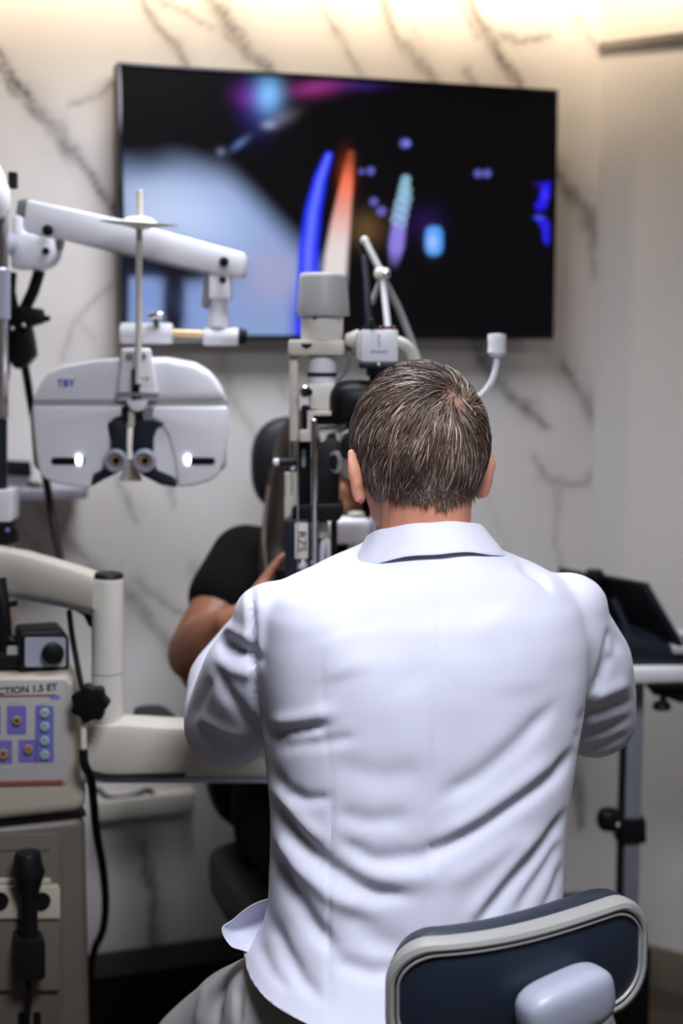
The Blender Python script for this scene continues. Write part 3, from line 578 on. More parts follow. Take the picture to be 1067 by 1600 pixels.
def strands(U, Lm, lift, width, tone, steps=6, wave=.55):
    n = len(U); Up = U.copy(); pts = []; hs = []
    rnd = rng.normal(0, 1, (n, 3)); fx = np.array([noise.noise_vector(Vector(u) * 4.5) for u in U]); fx2 = np.array([noise.noise_vector(Vector(u) * 14 + Vector((5, 2, 1))) for u in U])
    for k in range(steps):
        s = k / (steps - 1); pts.append(to_head(Up, lift * (np.sin(min(1, s * 1.3) * np.pi / 2) * (1 - .35 * s)) + .001)); hs.append(s)
        dcr = np.arccos(np.clip(Up @ CRN, -1, 1))[:, None]
        tg = -(CRN - Up * (Up @ CRN)[:, None]); tg /= np.linalg.norm(tg, axis=1)[:, None] + 1e-6
        sw = np.cross(Up, tg); g = np.tile(np.array([0, .0, -1.0]), (n, 1)); g = g - Up * (g * Up).sum(1)[:, None]
        top = np.clip((Up[:, 2:3] - .1) * 1.6, 0, 1); side = np.array([-.55, .75, 0.]) - Up * (Up @ np.array([-.55, .75, 0.]))[:, None]
        d = tg * 1.0 + sw * .9 * np.exp(-dcr * 1.6) + g * .75 * (1 - top) + side * .9 * top * np.clip(dcr, 0, 1) + fx * wave + fx2 * wave * 1.1 + rnd * (.17 + 1.1 * np.exp(-(dcr / .16) ** 2))
        d = d - Up * (d * Up).sum(1)[:, None]; d /= np.linalg.norm(d, axis=1)[:, None] + 1e-6
        Up = Up + d * (Lm / (steps - 1) / .09)[:, None]; Up /= np.linalg.norm(Up, axis=1)[:, None]
    Pn = np.stack(pts, 1); out = []; 
    nrm = np.stack([to_head(U, np.full(n, .02)) - to_head(U, np.zeros(n))], 1); nrm /= np.linalg.norm(nrm, axis=2, keepdims=True)
    tan = np.gradient(Pn, axis=1); sd_ = np.cross(tan, nrm + .5 * rnd[:, None, :]); sd_ /= np.linalg.norm(sd_, axis=2, keepdims=True) + 1e-9
    wk = width[:, None] * np.array([.9, 1, 1, .9, .7, .15][:steps])[None]
    A = Pn + sd_ * wk[..., None]; B_ = Pn - sd_ * wk[..., None]; Vx = np.stack([A, B_], 2).reshape(-1, 3)
    base = (np.arange(n) * steps * 2)[:, None] + (np.arange(steps - 1) * 2)[None]; Fc = np.stack([base, base + 1, base + 3, base + 2], -1).reshape(-1, 4)
    return Vx, Fc, np.repeat(tone, steps * 2)
U = fib(60000); U = U + rng.normal(0, .006, U.shape); U /= np.linalg.norm(U, axis=1)[:, None]
U = U[U[:, 2] > hairline(U) + .07 * rng.random(len(U)) - .035]; dcr = np.arccos(np.clip(U @ CRN, -1, 1))
bald = np.exp(-(dcr / .22) ** 2); patch = np.array([noise.noise(Vector(u) * 3.3 + Vector((3, 1, 7))) for u in U]); backm = (U[:, 1] < .35)
keep = (rng.random(len(U)) > .72 * bald) & (rng.random(len(U)) < np.where(backm, .40, .18)); U = U[keep]; patch = patch[keep]; dcr = dcr[keep]
low = np.clip((-U[:, 2] - .55) * 2.6, 0, 1); n = len(U)
grey = np.clip(.45 + .38 * patch + .20 * rng.normal(0, 1, n) + .12 * low, 0, 1); grey = np.where(rng.random(n) < .13, np.clip(grey + .45, 0, 1), grey); grey = np.where((U[:, 0] < -.55) & (rng.random(n) < .4), np.clip(grey + .25, 0, .9), grey)
Vx, Fc, tn = strands(U, np.where(low > .3, .028, .042) * (.75 + .5 * rng.random(n)), (.0085 - .0050 * low) * (.55 + .8 * rng.random(n)) * np.clip(.55 + dcr * 1.2, .5, 1), (.00034 + .00030 * rng.random(n)) * (1 - .4 * low), grey)
# short hair running out on the nape
nn = 3600; an = rng.uniform(-1.25, 1.25, nn); tq = rng.random(nn) ** 1.5 * np.interp(np.abs(an), [0, .25, .7, 1.1, 1.25], [.60, .50, .42, .46, .40]) - .28
N0, N1 = np.array(NECK0), np.array(NECK1); e1, e2 = np.array(HM.to_3x3() @ Vector((1, 0, 0))), np.array(HM.to_3x3() @ Vector((0, 1, 0)))
def neckpt(t_, a_, h): return N0 + (N1 - N0) * t_[:, None] + (.0585 + h)[:, None] * (np.sin(a_)[:, None] * e1 - np.cos(a_)[:, None] * e2)
lt = .16 * (.6 + .8 * rng.random(nn)); da = rng.normal(0, .07, nn) - an * .05; hh2 = .003 * rng.random(nn); Pn = np.stack([neckpt(tq + lt * k, an + da * k, .0012 + hh2 * k) for k in (0, .35, .7, 1)], 1)
sd2 = np.cos(an)[:, None] * e1 + np.sin(an)[:, None] * e2; wk = (.00030 + .0002 * rng.random(nn))[:, None] * np.array([1, .9, .7, .1])[None]
Vn = np.stack([Pn + sd2[:, None] * wk[..., None], Pn - sd2[:, None] * wk[..., None]], 2).reshape(-1, 3)
bs = (np.arange(nn) * 8)[:, None] + (np.arange(3) * 2)[None] + len(Vx); Fc = np.concatenate([Fc, np.stack([bs, bs + 1, bs + 3, bs + 2], -1).reshape(-1, 4)]); Vx = np.concatenate([Vx, Vn]); tn = np.concatenate([tn, np.repeat(np.clip(.30 + .55 * np.clip(tq, 0, 1) + .22 * rng.normal(0, 1, nn), 0, 1), 8)])
cap_o = put('hair_underlayer', me, 'scalp', doc); cap_o.name = 'scalp'
me = bpy.data.meshes.new('hair'); me.from_pydata(Vx.tolist(), [], Fc.tolist()); at = me.attributes.new('tone', 'FLOAT', 'POINT'); at.data.foreach_set('value', tn.astype(np.float32))
o = put('hair', me, 'hair_grizzled', doc); o['kind'] = 'stuff'; o['label'] = 'short brown hair going grey with a thinning crown'

# ================================================================== THE DOCTOR'S STOOL
SC = Vector((.135, 1.665, 0))
t = thing('swivel_stool', 'dark blue upholstered doctor stool with a curved light grey edged backrest', 'stool', SC)
top = [(604, 1492, 1.388), (660, 1461, 1.382), (730, 1457, 1.385), (800, 1447, 1.40), (870, 1434, 1.418), (940, 1412, 1.455), (1012, 1397, 1.487)]
TP = [px(*p) for p in top]; ztop = .886; BH = .125
for p in TP: p.z = ztop
ks = np.cumsum([0] + [(b - a).length for a, b in zip(TP, TP[1:])]); BL_ = ks[-1]
cx_ = np.polyfit(ks, [p.x for p in TP], 3); cy_ = np.polyfit(ks, [p.y for p in TP], 3)
def bp(s, h, off=0):                                  # along the backrest, down from the top, off = towards the sitter
    q = min(max(s, -.02), BL_ + .02); x, y = np.polyval(cx_, q), np.polyval(cy_, q); dx, dy = np.polyval(np.polyder(cx_), q), np.polyval(np.polyder(cy_), q); L = math.hypot(dx, dy)
    return Vector((x, y, ztop - h + .014 * (s / BL_ - .5))) + Vector((-dy / L, dx / L, 0)) * off + Vector((dx / L, dy / L, 0)) * (s - q)
def outline(ins, n=9, r=.045):
    o = rr(ins, ins, BL_ - ins, BH - ins, max(.008, r - ins), n); q = []
    for a, b in zip(o, o[1:] + o[:1]):
        m = max(1, int(math.dist(a, b) / .012)); q += [(a[0] + (b[0] - a[0]) * k / m, a[1] + (b[1] - a[1]) * k / m) for k in range(m)]
    return q
def slab(prof_, m):                                    # concentric outlines (inset, offset) joined to a shell
    b = NB(); t_ = [[b.verts.new(bp(s, h, off)) for s, h in outline(ins)] for ins, off in prof_]; n_ = min(len(r_) for r_ in t_)
    return t_, b
def shell(levels, base_ins=0.0):
    base_o = outline(base_ins); c0 = (BL_ / 2, BH / 2); b = NB(); rings_ = []
    for ins, off in levels:
        fx_, fy_ = (BL_ / 2 - ins) / (BL_ / 2), (BH / 2 - ins) / (BH / 2); rings_.append([b.verts.new(bp(c0[0] + (s - c0[0]) * fx_, c0[1] + (h - c0[1]) * fy_, off)) for s, h in base_o])
    for r0, r1 in zip(rings_, rings_[1:]):
        for k in range(len(r0)): b.faces.new((r0[k], r0[(k + 1) % len(r0)], r1[(k + 1) % len(r0)], r1[k]))
    bmesh.ops.recalc_face_normals(b, faces=b.faces); return b
br = put('backrest', shell([(.06249, -.006), (.05, -.006), (.035, -.005), (.020, -.003), (.0095, -.001), (.0085, .008)]), 'vinyl_navy', t)
put('cushion', shell([(.06249, .066), (.05, .065), (.03, .062), (.012, .056), (.002, .046), (-.002, .034), (-.002, .018), (.004, .010)]), 'vinyl_navy', br)['label'] = 'padded front of the backrest'
put('edge_trim', shell([(.009, -.001), (.008, -.0050), (.0055, -.006), (.001, -.004), (-.0015, .003), (-.0015, .014), (.003, .019), (.008, .018)]), 'trim_grey', br)['label'] = 'light grey plastic edge band'
put('piping', shell([(.0135, -.002), (.0125, -.0048), (.0112, -.0048), (.0105, -.002)]), 'trim_grey', br)
k = bp(BL_ * .575, .078, -.026); kx = (bp(BL_ * .75, .1) - bp(BL_ * .55, .1)).normalized(); kx = (kx + UP * .10).normalized(); kn = Vector((kx.y, -kx.x, 0)).normalized(); kz = kn.cross(kx).normalized() * -1
bk = put('support_bracket', sbox(NB(), k, (.112, .05, .062), (kx, kn, kz), 3.6), 'pad_grey', t); bk['label'] = 'grey rounded bracket cover'
put('bracket_slot', sbox(NB(), k - kx * .032 - kz * -.0 + kn * .0215 - UP * .014, (.024, .008, .009), (kx, kn, kz), 4), 'mid_grey', bk)
bb_ = k - UP * .03
put('bracket_bar', tube(NB(), [bb_ - kn * .002, bb_ - UP * .12 - kn * .01, bb_ - UP * .27 - kn * .02, Vector((SC.x + .04, SC.y - .1, .475)), Vector((SC.x, SC.y, .475))], .013, 12, 2), 'black_plastic', t)
put('seat', lathe(NB(), [(.15, 0), (.185, .008), (.198, .03), (.196, .05), (.175, .065), (.10, .071), (0, .072)], Vector((SC.x, SC.y, .487)), UP, 40), 'vinyl_navy', t)
put('seat_plate', lathe(NB(), [(.11, 0), (.15, .004), (.15, .012)], Vector((SC.x, SC.y, .476)), UP), 'black_plastic', t)
put('gas_column', lathe(NB(), [(.028, .09), (.028, .30), (.018, .302), (.018, .40)], Vector((SC.x, SC.y, .08)), UP), 'chrome', t)
for k_ in range(5):
    a = R(72 * k_ + 20); d = Vector((math.cos(a), math.sin(a), 0)); p = Vector((SC.x, SC.y, .10))
    lg = put('leg', tube(NB(), [p, p + d * .14 - UP * .012, p + d * .25 - UP * .03], [.024, .02, .014]), 'chrome', t)
    put('caster', cyl(NB(), p + d * .25 + d.cross(UP) * .013 - UP * .072, p + d * .25 - d.cross(UP) * .013 - UP * .072, .028), 'black_plastic', lg)

# ================================================================== SLIT LAMP
DS = 2.2
t = thing('slit_lamp', 'cream slit lamp microscope with a grey capped lamp tower before the patient', 'slit lamp', px(500, 1120, DS))
def P(name, m, out, D=DS, depth=.03, bevel=.003, par=None, N=NY): return put(name, prism_px(NB(), out, D, depth, bevel, N), m, par or t)
def VC(name, m, x, y0, y1, r0, r1=None, D=DS, par=None): return put(name, vcyl(NB(), x, y0, y1, r0, r1 or r0, D), m, par or t)
hs = VC('lamp_housing', 'cream_white', 503, 490, 536, 33.5, 33)
put('lamp_cap', lathe(NB(), [(.040, 0), (.0405, .003), (.0395, .02), (.0365, .058), (.0355, .0625), (.033, .065), (0, .0655)], px(505, 494, DS), UP, 20), 'grey_plastic', hs)['label'] = 'grey ribbed lamp cap'
for x in (466, 543): put('cap_screw', ball(NB(), px(x, 490, DS), .0042), 'black_plastic', hs)
put('vent_dot', ball(NB(), px(492, 496, DS - .034), .0025), 'black_plastic', hs)
yk = P('tower_yoke', 'cream', rr(450, 531, 538, 555, 5), depth=.062, D=DS - .031)
put('notch', prism_px(NB(), [(470, 537), (488, 537), (486, 541), (479, 545), (472, 541)], DS - .033, .004), 'black_plastic', yk)
P('tower_arm', 'cream', [(452, 553), (466, 553), (467, 690), (452, 690)], depth=.03, D=DS - .015, bevel=.004)
P('tower_arm_lower', 'chrome', [(453, 688), (463, 688), (462, 735), (453, 735)], depth=.012, D=DS - .006)
VC('filter_barrel', 'white_plastic', 503, 555, 606, 22, 22)
put('slit_ring', lathe(NB(), [(.0228, 0), (.0232, .002), (.0232, .0045), (.0228, .006)], px(503, 588, DS), UP), 'black_plastic', t)
P('prism_block', 'cream_white', [(478, 600), (524, 596), (522, 636), (512, 642), (484, 640)], depth=.05, D=DS - .03, bevel=.004)
kb_ = put('slit_knob', lathe(NB(), [(.0085, 0), (.0095, .003), (.0095, .011), (.007, .014)], px(478, 612, DS - .03), NY, 16), 'chrome', t)
put('slit_knob_cap', lathe(NB(), [(.006, 0), (.0065, .004)], px(482, 613, DS - .043), NY, 14), 'black_plastic', kb_)
P('cross_block', 'black_plastic', [(470, 634), (520, 638), (565, 632), (565, 664), (490, 664), (472, 676)], depth=.05, D=DS - .02)
put('lever_tip', ball(NB(), px(524, 640, DS - .03), .006), 'chrome', t)
put('microscope_head', sbox(NB(), px(556, 628, DS - .01), (.085, .09, .068), (Vector((1, 0, 0)), Vector((0, 1, 0)), UP), 2.8), 'black_plastic', t)
put('microscope_body', sbox(NB(), px(560, 705, DS + .015), (.062, .09, .085), (Vector((1, 0, 0)), Vector((0, 1, 0)), UP), 4), 'cream_white', t)
for s in (-1, 1):
    e = put('eyepiece', tube(NB(), [px(575 + 26 * s, 690, DS - .02), px(577 + 27 * s, 698, DS - .09)], [.016, .015], 18), 'black_plastic', t)
    put('eyecup', lathe(NB(), [(.015, 0), (.019, .004), (.019, .016), (.013, .017)], px(577 + 27 * s, 698, DS - .085), Vector((0, -1, -.1)), 18), 'black_plastic', e)
put('angle_bracket', prism_px(NB(), [(480, 642), (518, 642), (518, 650), (489, 650), (489, 690), (468, 690), (468, 672), (480, 672)], DS - .045, .018, .002), 'cream', t)
put('guide_rod', cyl(NB(), px(491, 905, DS - .05), px(491, 655, DS - .05), .0048), 'chrome', t)
put('thin_rod', cyl(NB(), px(465, 905, DS - .048), px(465, 690, DS - .048), .0013, n=8), 'chrome', t)
P('mirror_column', 'black_plastic', rr(462, 688, 530, 800, 4), depth=.03, D=DS + .0)
P('column_slot', 'steel_post', rr(472, 702, 477, 730, 2), depth=.002, D=DS - .0015, bevel=0)
pn = put('pivot_pin', cyl(NB(), px(436, 722, DS - .02), px(468, 722, DS - .02), .0058), 'black_plastic', t)
put('pin_tip', ball(NB(), px(432, 722, DS - .02), .006), 'white_plastic', pn)
for x in (450, 461): VC('tube_guide', 'cream', x, 738, 815, 5.5, D=DS - .01)
P('slider_block', 'cream', rr(444, 775, 460, 812, 3), depth=.016, D=DS - .015)
P('swing_arm', 'black_plastic', [(456, 793), (480, 788), (535, 786), (538, 800), (530, 814), (482, 816), (456, 806)], depth=.055, D=DS - .04)
sb_ = P('scale_box', 'navy_plastic', rr(445, 812, 482, 905, 3), depth=.05, D=DS - .045)
pl_ = put('scale_plate', prism_px(NB(), rr(461, 817, 481, 873, 2), DS - .047, .003, 0), 'cream_white', sb_)
text('RZS', .019, px(471, 846, DS - .0485), Vector((0, 0, -1)), Vector((1, 0, 0)), 'ink', sb_, 'scale_lettering')
put('scale_screw', lathe(NB(), [(.0085, 0), (.009, .002), (.006, .005), (0, .0055)], px(474, 883, DS - .046), NY, 18), 'chrome', sb_)
put('white_loop', tube(NB(), [px(503, 905, DS), px(503, 858, DS), px(506, 842, DS), px(512, 845, DS), px(514, 858, DS), px(514, 905, DS)], .0048, 10, 1), 'white_plastic', t)
P('lens_carrier', 'cream', [(495, 815), (512, 815), (514, 835), (508, 842), (498, 842)], depth=.02, D=DS - .01)
VC('support_rod', 'black_plastic', 522, 812, 905, 5, D=DS - .01)
P('lamp_bracket', 'cream_white', [(497, 668), (532, 665), (534, 690), (526, 690), (524, 676), (512, 678), (508, 690), (500, 692)], depth=.02, D=DS - .005)
ln = put('objective_lens', lathe(NB(), [(.017, 0), (.018, .003), (.016, .007)], px(528, 722, DS - .005), Vector((-.85, -.5, 0)), 22), 'cream_white', t)
put('lens_glass', lathe(NB(), [(.0135, 0), (.011, .003), (0, .004)], px(528, 722, DS - .005) + Vector((-.85, -.5, 0)).normalized() * .006, Vector((-.85, -.5, 0)), 22), 'lens_glass', ln)
# chin rest on the patient's side
DC = 2.37
for x in (428, 585): put('headrest_post', cyl(NB(), px(x, 960, DC), px(x, 640, DC), .007), 'chrome', t) if x > 500 else None
put('forehead_band', tube(NB(), [px(585, 655, DC), px(560, 650, DC + .05), px(525, 650, DC + .06), px(500, 655, DC + .02)], .008, 10, 1), 'white_plastic', t)
put('chin_cup', sbox(NB(), px(545, 828, DC), (.075, .05, .045), (Vector((1, 0, 0)), Vector((0, 1, 0)), UP), 4), 'white_plastic', t)
put('chin_post', cyl(NB(), px(556, 1000, DC), px(556, 800, DC), .014), 'cream', t)
# base, joystick, instrument table
put('cross_slide', box(NB(), px(520, 1060, DS), (.22, .20, .05), bevel=.012), 'cream', t)
put('base_column', cyl(NB(), px(500, 1050, DS), px(500, 880, DS), .026), 'black_plastic', t)
put('joystick', tube(NB(), [px(470, 1050, DS - .09), px(468, 985, DS - .10)], [.007, .010], 12), 'black_plastic', t)
put('instrument_table', box(NB(), px(520, 1088, DS + .05), (.42, .34, .018), bevel=.006), 'cream', t)
put('chin_frame', box(NB(), px(520, 1030, DC), (.2, .025, .02), bevel=.004), 'chrome', t)
gp = put('grip_handle', tube(NB(), [px(441, 1030, DC - .05), px(441, 960, DC - .1), px(441, 890, DC - .1)], .012, 14), 'black_plastic', t)
# fixation lamp on its bent stalk
fx_o = put('fixation_stalk', tube(NB(), [px(700, 660, DS + .02), px(745, 625, DS), px(768, 600, DS - .01), px(775, 575, DS - .01), px(776, 556, DS - .01)], .0048, 12, 2), 'white_plastic', t)
put('fixation_lamp', lathe(NB(), [(.0105, 0), (.0125, .004), (.0145, .006), (.0135, .018), (.0145, .029), (.0135, .034), (0, .035)], px(776, 557, DS - .01), UP, 24), 'white_plastic', fx_o)['label'] = 'white fixation lamp on a bent stalk'
put('fixation_base', tube(NB(), [px(700, 660, DS + .02), px(640, 690, DS + .03), px(600, 700, DS + .03)], .006, 10, 1), 'mid_grey', t)

# ------------------------------------------------------------------ camera on the microscope
DV = 2.16
t = thing('video_camera', 'small white cube camera mounted on the slit lamp above the head', 'camera', px(592, 575, DV))
bd = put('camera_body', prism_px(NB(), [(564, 515), (622, 515), (622, 566), (564, 566)], DV, .052, .003), 'white_plastic', t)
put('side_panel', prism_px(NB(), [(556, 519), (565, 516), (565, 566), (556, 560)], DV + .006, .046, .002), 'cream', t)
put('top_plate', box(NB(), px(593, 512, DV + .026), (.054, .048, .004), bevel=.001), 'black_plastic', t)
text('Amend', .0085, px(592, 549, DV - .0012), Vector((1, 0, 0)), UP, 'ink_soft', bd, 'lettering')
put('emblem', tube(NB(), [px(590, 522, DV - .001), px(594, 527, DV - .001), px(590, 532, DV - .001), px(594, 538, DV - .001), px(592, 542, DV - .001)], .0008, 6, 1), 'ink_soft', bd)
for x in (595, 605, 615): put('connector', ball(NB(), px(x, 512, DV + .004), .0028), 'red_print', t)
put('mount_plate', prism_px(NB(), rr(561, 566, 620, 576, 2), DV - .002, .056, .002), 'navy_plastic', t)
put('lens_tube', lathe(NB(), [(.014, -.05), (.017, -.03), (.017, -.012), (.022, -.010), (.022, 0)], px(594, 576, DV + .025), UP), 'black_plastic', t)
put('mount_screw', ball(NB(), px(592, 570, DV - .003), .003), 'chrome', t)
kn_ = put('adapter', cyl(NB(), px(539, 531, DV + .03), px(560, 531, DV + .03), .009, .016), 'cream_white', t)
put('adapter_clamp', prism_px(NB(), [(550, 541), (558, 541), (558, 560), (553, 556)], DV + .02, .02, .001), 'mid_grey', kn_)
put('cable', tube(NB(), [px(543, 540, DV + .04), px(547, 562, DV + .04), px(540, 582, DV + .05), px(527, 596, DV + .05)], .003, 8, 2), 'mid_grey', t)
put('signal_lead', tube(NB(), [px(577, 513, DV + .02), px(575, 480, DV + .03), px(573, 440, DV + .05), px(569, 400, DV + .07)], [.0065, .0062, .005, .0045], 10, 1), 'navy_plastic', t)
put('lead_plug', cyl(NB(), px(581, 513, DV), px(581, 498, DV), .004), 'navy_plastic', t)

# ------------------------------------------------------------------ jointed arm behind the camera
DJ = 2.34
t = thing('jointed_arm', 'slim jointed lamp arm with a white rod rising behind the cube camera', 'lamp arm', px(640, 590, DJ))
put('upper_rod', tube(NB(), [px(570, 375, DJ + .04), px(584, 403, DJ + .02), px(598, 430, DJ)], .006, 10), 'mid_grey', t)
put('rear_rod', tube(NB(), [px(566, 380, DJ + .05), px(572, 430, DJ + .04), px(576, 520, DJ + .03)], .0055, 10), 'black_plastic', t)
jn = put('joint', sbox(NB(), px(597, 428, DJ - .004), (.026, .022, .02), (Vector((1, 0, 0)), Vector((0, 1, 0)), UP), 3), 'cream', t)
put('joint_cap', ball(NB(), px(603, 428, DJ - .016), .0065), 'chrome', jn)
put('tip', ball(NB(), px(570, 376, DJ + .04), .0075), 'grey_plastic', t)
put('white_rod', tube(NB(), [px(598, 434, DJ - .006), px(607, 520, DJ - .03)], .0052, 12), 'white_plastic', t)
put('lower_rod', tube(NB(), [px(600, 438, DJ + .01), px(622, 480, DJ + .01), px(640, 525, DJ + .01), px(652, 560, DJ)], .0062, 10), 'mid_grey', t)
put('stay_rod', tube(NB(), [px(594, 440, DJ + .012), px(580, 475, DJ + .012)], .005, 10), 'mid_grey', t)
put('curved_tube', tube(NB(), [px(612, 532, DJ - .08), px(632, 538, DJ - .07), px(646, 555, DJ - .06), px(654, 585, DJ - .06), px(656, 640, DJ - .05)], .0098, 14, 2), 'cream_white', t)

# ================================================================== PATIENT CHAIR
CB = px(470, 1400, 2.62); CB.z = 0
t = thing('examination_chair', 'dark slate examination chair with a round headrest below the television', 'chair', (CB.x, CB.y, 0))
ca3 = (WD, WN, UP); hc = px(462, 726, 2.70)
hd_ = put('headrest', sbox(NB(), hc, (.175, .075, .185), (WD, WN, UP), 2.6), 'vinyl_dark', t); hd_['label'] = 'round dark grey headrest pad'
put('headrest_bar', box(NB(), hc - UP * .14 - WN * .03, (.04, .012, .2), ca3, .003), 'chrome', hd_)
bc = px(485, 1010, 2.78); bc.z = .80
put('backrest', sbox(NB(), bc, (.44, .09, .56), ca3, 5), 'vinyl_dark', t)
sc_ = bc + WN * .27; sc_.z = .475
put('seat', sbox(NB(), sc_, (.48, .50, .10), ca3, 6), 'vinyl_dark', t)
put('leg_rest', sbox(NB(), sc_ + WN * .30 - UP * .17, (.42, .07, .36), (WD, (WN + UP * .5).normalized(), (UP - WN * .5).normalized()), 6), 'vinyl_dark', t)
for s in (-1, 1):
    ac = sc_ + WD * s * .355 + UP * .335 + WN * .02
    ar = put('armrest', sbox(NB(), ac, (.07, .34, .045), ca3, 4), 'vinyl_dark', t)
    put('armrest_support', tube(NB(), [ac - UP * .02 - WN * .1, ac - UP * .06 - WN * .2 - WD * s * .06, ac - UP * .08 - WN * .26 - WD * s * .15], .016, 10, 1), 'black_plastic', ar)
put('pedestal', lathe(NB(), [(.16, 0), (.16, .02), (.09, .05), (.08, .42)], Vector((sc_.x, sc_.y, 0)), UP), 'mid_grey', t)
# dark platform under the chair and unit
pf = W0 + WD * .0; q0 = W0 + WD * -.62 + WN * .016; q1 = W0 + WD * .62 + WN * .016
tag(put('floor_platform', prism(NB(), [q0, q1, q1 + WN * .12, q0 + WN * .12], UP * .21, .006), 'black_plastic'), 'low black cable box along the foot of the marble wall', 'cable box')

# ------------------------------------------------------------------ the patient
PH = px(508, 728, 2.50); FN = math.atan2(-WN.x, WN.y)
PM = Matrix.Translation(PH) @ Matrix.Rotation(FN, 4, 'Z') @ Matrix.Rotation(R(-6), 4, 'X')
ps = px(505, 905, 2.62); PS = lambda a, b, c: Vector((ps.x, ps.y, 0)) + WD * a + WN * b + UP * c     # a right in the picture, b towards the doctor
shL, shR = px(384, 876, 2.575), PS(.19, .05, 1.10)
elL, elR = px(306, 1022, 2.42), PS(.26, .22, .95); haL, haR = px(380, 966, 2.25), PS(.15, .38, 1.05)
hipz = .59
def patient_body(bm, g=0.0, arms=True, legs=True):
    rings = []
    for z, hw, hd, off in ((.50, .15, .12, .0), (.62, .165, .125, .0), (.75, .14, .11, .0), (.9, .15, .115, .03), (1.0, .165, .115, .05), (1.08, .16, .09, .06), (1.13, .10, .07, .07), (1.16, .05, .05, .08)):
        rings.append([PS(0, off, z) + WD * (hw + g) * math.cos(2 * math.pi * k / 32) + WN * (hd + g) * math.sin(2 * math.pi * k / 32) for k in range(32)])
    return rings
bm = NB(); head(bm, PM, .95); nk = PM @ Vector((0, -.02, -.06)); chain(bm, [nk, PS(0, .07, 1.14), PS(0, .06, 1.06)], [.05, .052, .06])
loft(bm, patient_body(bm)); chain(bm, [shL, (shL + elL) / 2, elL], [.055, .053, .052]); chain(bm, [elL, elL.lerp(haL, .45), haL], [.052, .048, .026]); chain(bm, [elL + Vector((.012, .02, -.035)), elL.lerp(shL, .4) + Vector((0, .0, -.03))], [.045, .045])
chain(bm, [shR, (shR + elR) / 2, elR, elR.lerp(haR, .4), haR], [.05, .045, .04, .038, .026])
hand(bm, haL, Vector((.9, -.08, .30)), Vector((.2, .9, -.25)), Vector((-.1, .0, 1)), .75, .92, .55)
hand(bm, haR, Vector((-.4, -.5, .5)), Vector((-.8, .3, -.4)), Vector((.1, -.3, 1)), .75, .95, .8)
pl = []
for s in (-1, 1):
    h_, k2, f2 = PS(.085 * s, .05, hipz), PS(.10 * s, .47, hipz - .01), PS(.10 * s, .56, .12); pl.append((h_, k2, f2)); chain(bm, [h_, k2, f2], [.07, .052, .035]); chain(bm, [f2 - UP * .02, f2 + WN * .12 - UP * .06], [.032, .026])
pat = put('person', fuse(bm, .0055, 3), 'skin_tan', org=(ps.x, ps.y, .5)); tag(pat, 'long-haired patient in a black T-shirt leaning to the slit lamp, one arm raised', 'person')
eyes(PM, pat)
bm = NB(); loft(bm, patient_body(bm, .012)); m_ = shL.lerp(elL, .40); chain(bm, [PS(-.08, .07, 1.09), shL, m_], [.06, .068, .070], sub=3); m2 = shR.lerp(elR, .45); chain(bm, [PS(.08, .06, 1.09), shR, m2], [.055, .06, .064])
put('t_shirt', fuse(bm, .007, 4), 'shirt_black', pat)
bm = NB(); loft(bm, patient_body(bm, .016)[:3])
for h_, k2, f2 in pl: chain(bm, [h_, k2, f2], [.088, .07, .055], sub=3)
put('trousers', fuse(bm, .009, 4), 'jeans_black', pat)
for h_, k2, f2 in pl:
    bm = NB(); chain(bm, [f2 - UP * .03, f2 + WN * .14 - UP * .07], [.044, .032]); put('shoe', fuse(bm, .008, 2), 'shoe_dark', pat)
# long hair: a mass over the skull and down the shoulders plus loose locks
bm = NB(); ball(bm, PM @ Vector((0, -.012, .012)), (.089, .100, .098), PM.to_3x3())
for s in (-1, 1):
    for q in range(5):
        a = PM @ Vector((-s * (.072 - .012 * q), .01 - .024 * q, .0)); e = PS(s * (.125 - .03 * q) + (-.025 if s < 0 else 0), .20 - .045 * q, .99); md_ = a.lerp(e, .5) + WD * s * .006
        chain(bm, [a, md_, e + UP * .08, e], [.028, .030, .028, .016])
V0 = fuse(bm, .0055, 4); V = co_get(V0); H_ = np.array(PM.inverted()); Lc = V @ H_[:3, :3].T + H_[:3, 3]
cut(V0, ~((Lc[:, 1] > .045) & (Lc[:, 2] < .055) & (np.abs(Lc[:, 0]) < .050)))
at = V0.attributes.new('tone', 'FLOAT', 'POINT'); V = co_get(V0); at.data.foreach_set('value', np.array([.25 + .25 * noise.noise(Vector((v[0] * 40, v[1] * 40, v[2] * 4))) for v in V], np.float32))
put('hair', V0, 'hair_brown', pat)['label'] = 'long dark brown hair falling over the shoulders'
bm = NB(); tones = []
for q in range(90):
    s = -1 if random.random() < .75 else 1; a = PM @ Vector((-s * (.07 + .02 * random.random()), .03 - .09 * random.random(), -.01 - .05 * random.random())); e = PS(s * (.07 + .12 * random.random()), .25 - .08 * random.random(), .96 + .08 * random.random())
    n0 = len(bm.verts); tube(bm, [a, a.lerp(e, .35) + WD * s * .014, a.lerp(e, .7) + WN * .012, e], [.0022, .0032, .003, .0008], 5, 1); tones += [.35 + .65 * random.random()] * (len(bm.verts) - n0)
lk = bpy.data.meshes.new('loose_locks'); bm.to_mesh(lk); bm.free(); at = lk.attributes.new('tone', 'FLOAT', 'POINT'); at.data.foreach_set('value', np.array(tones, np.float32))
o = put('loose_locks', lk, 'hair_brown', pat); o['kind'] = 'stuff'

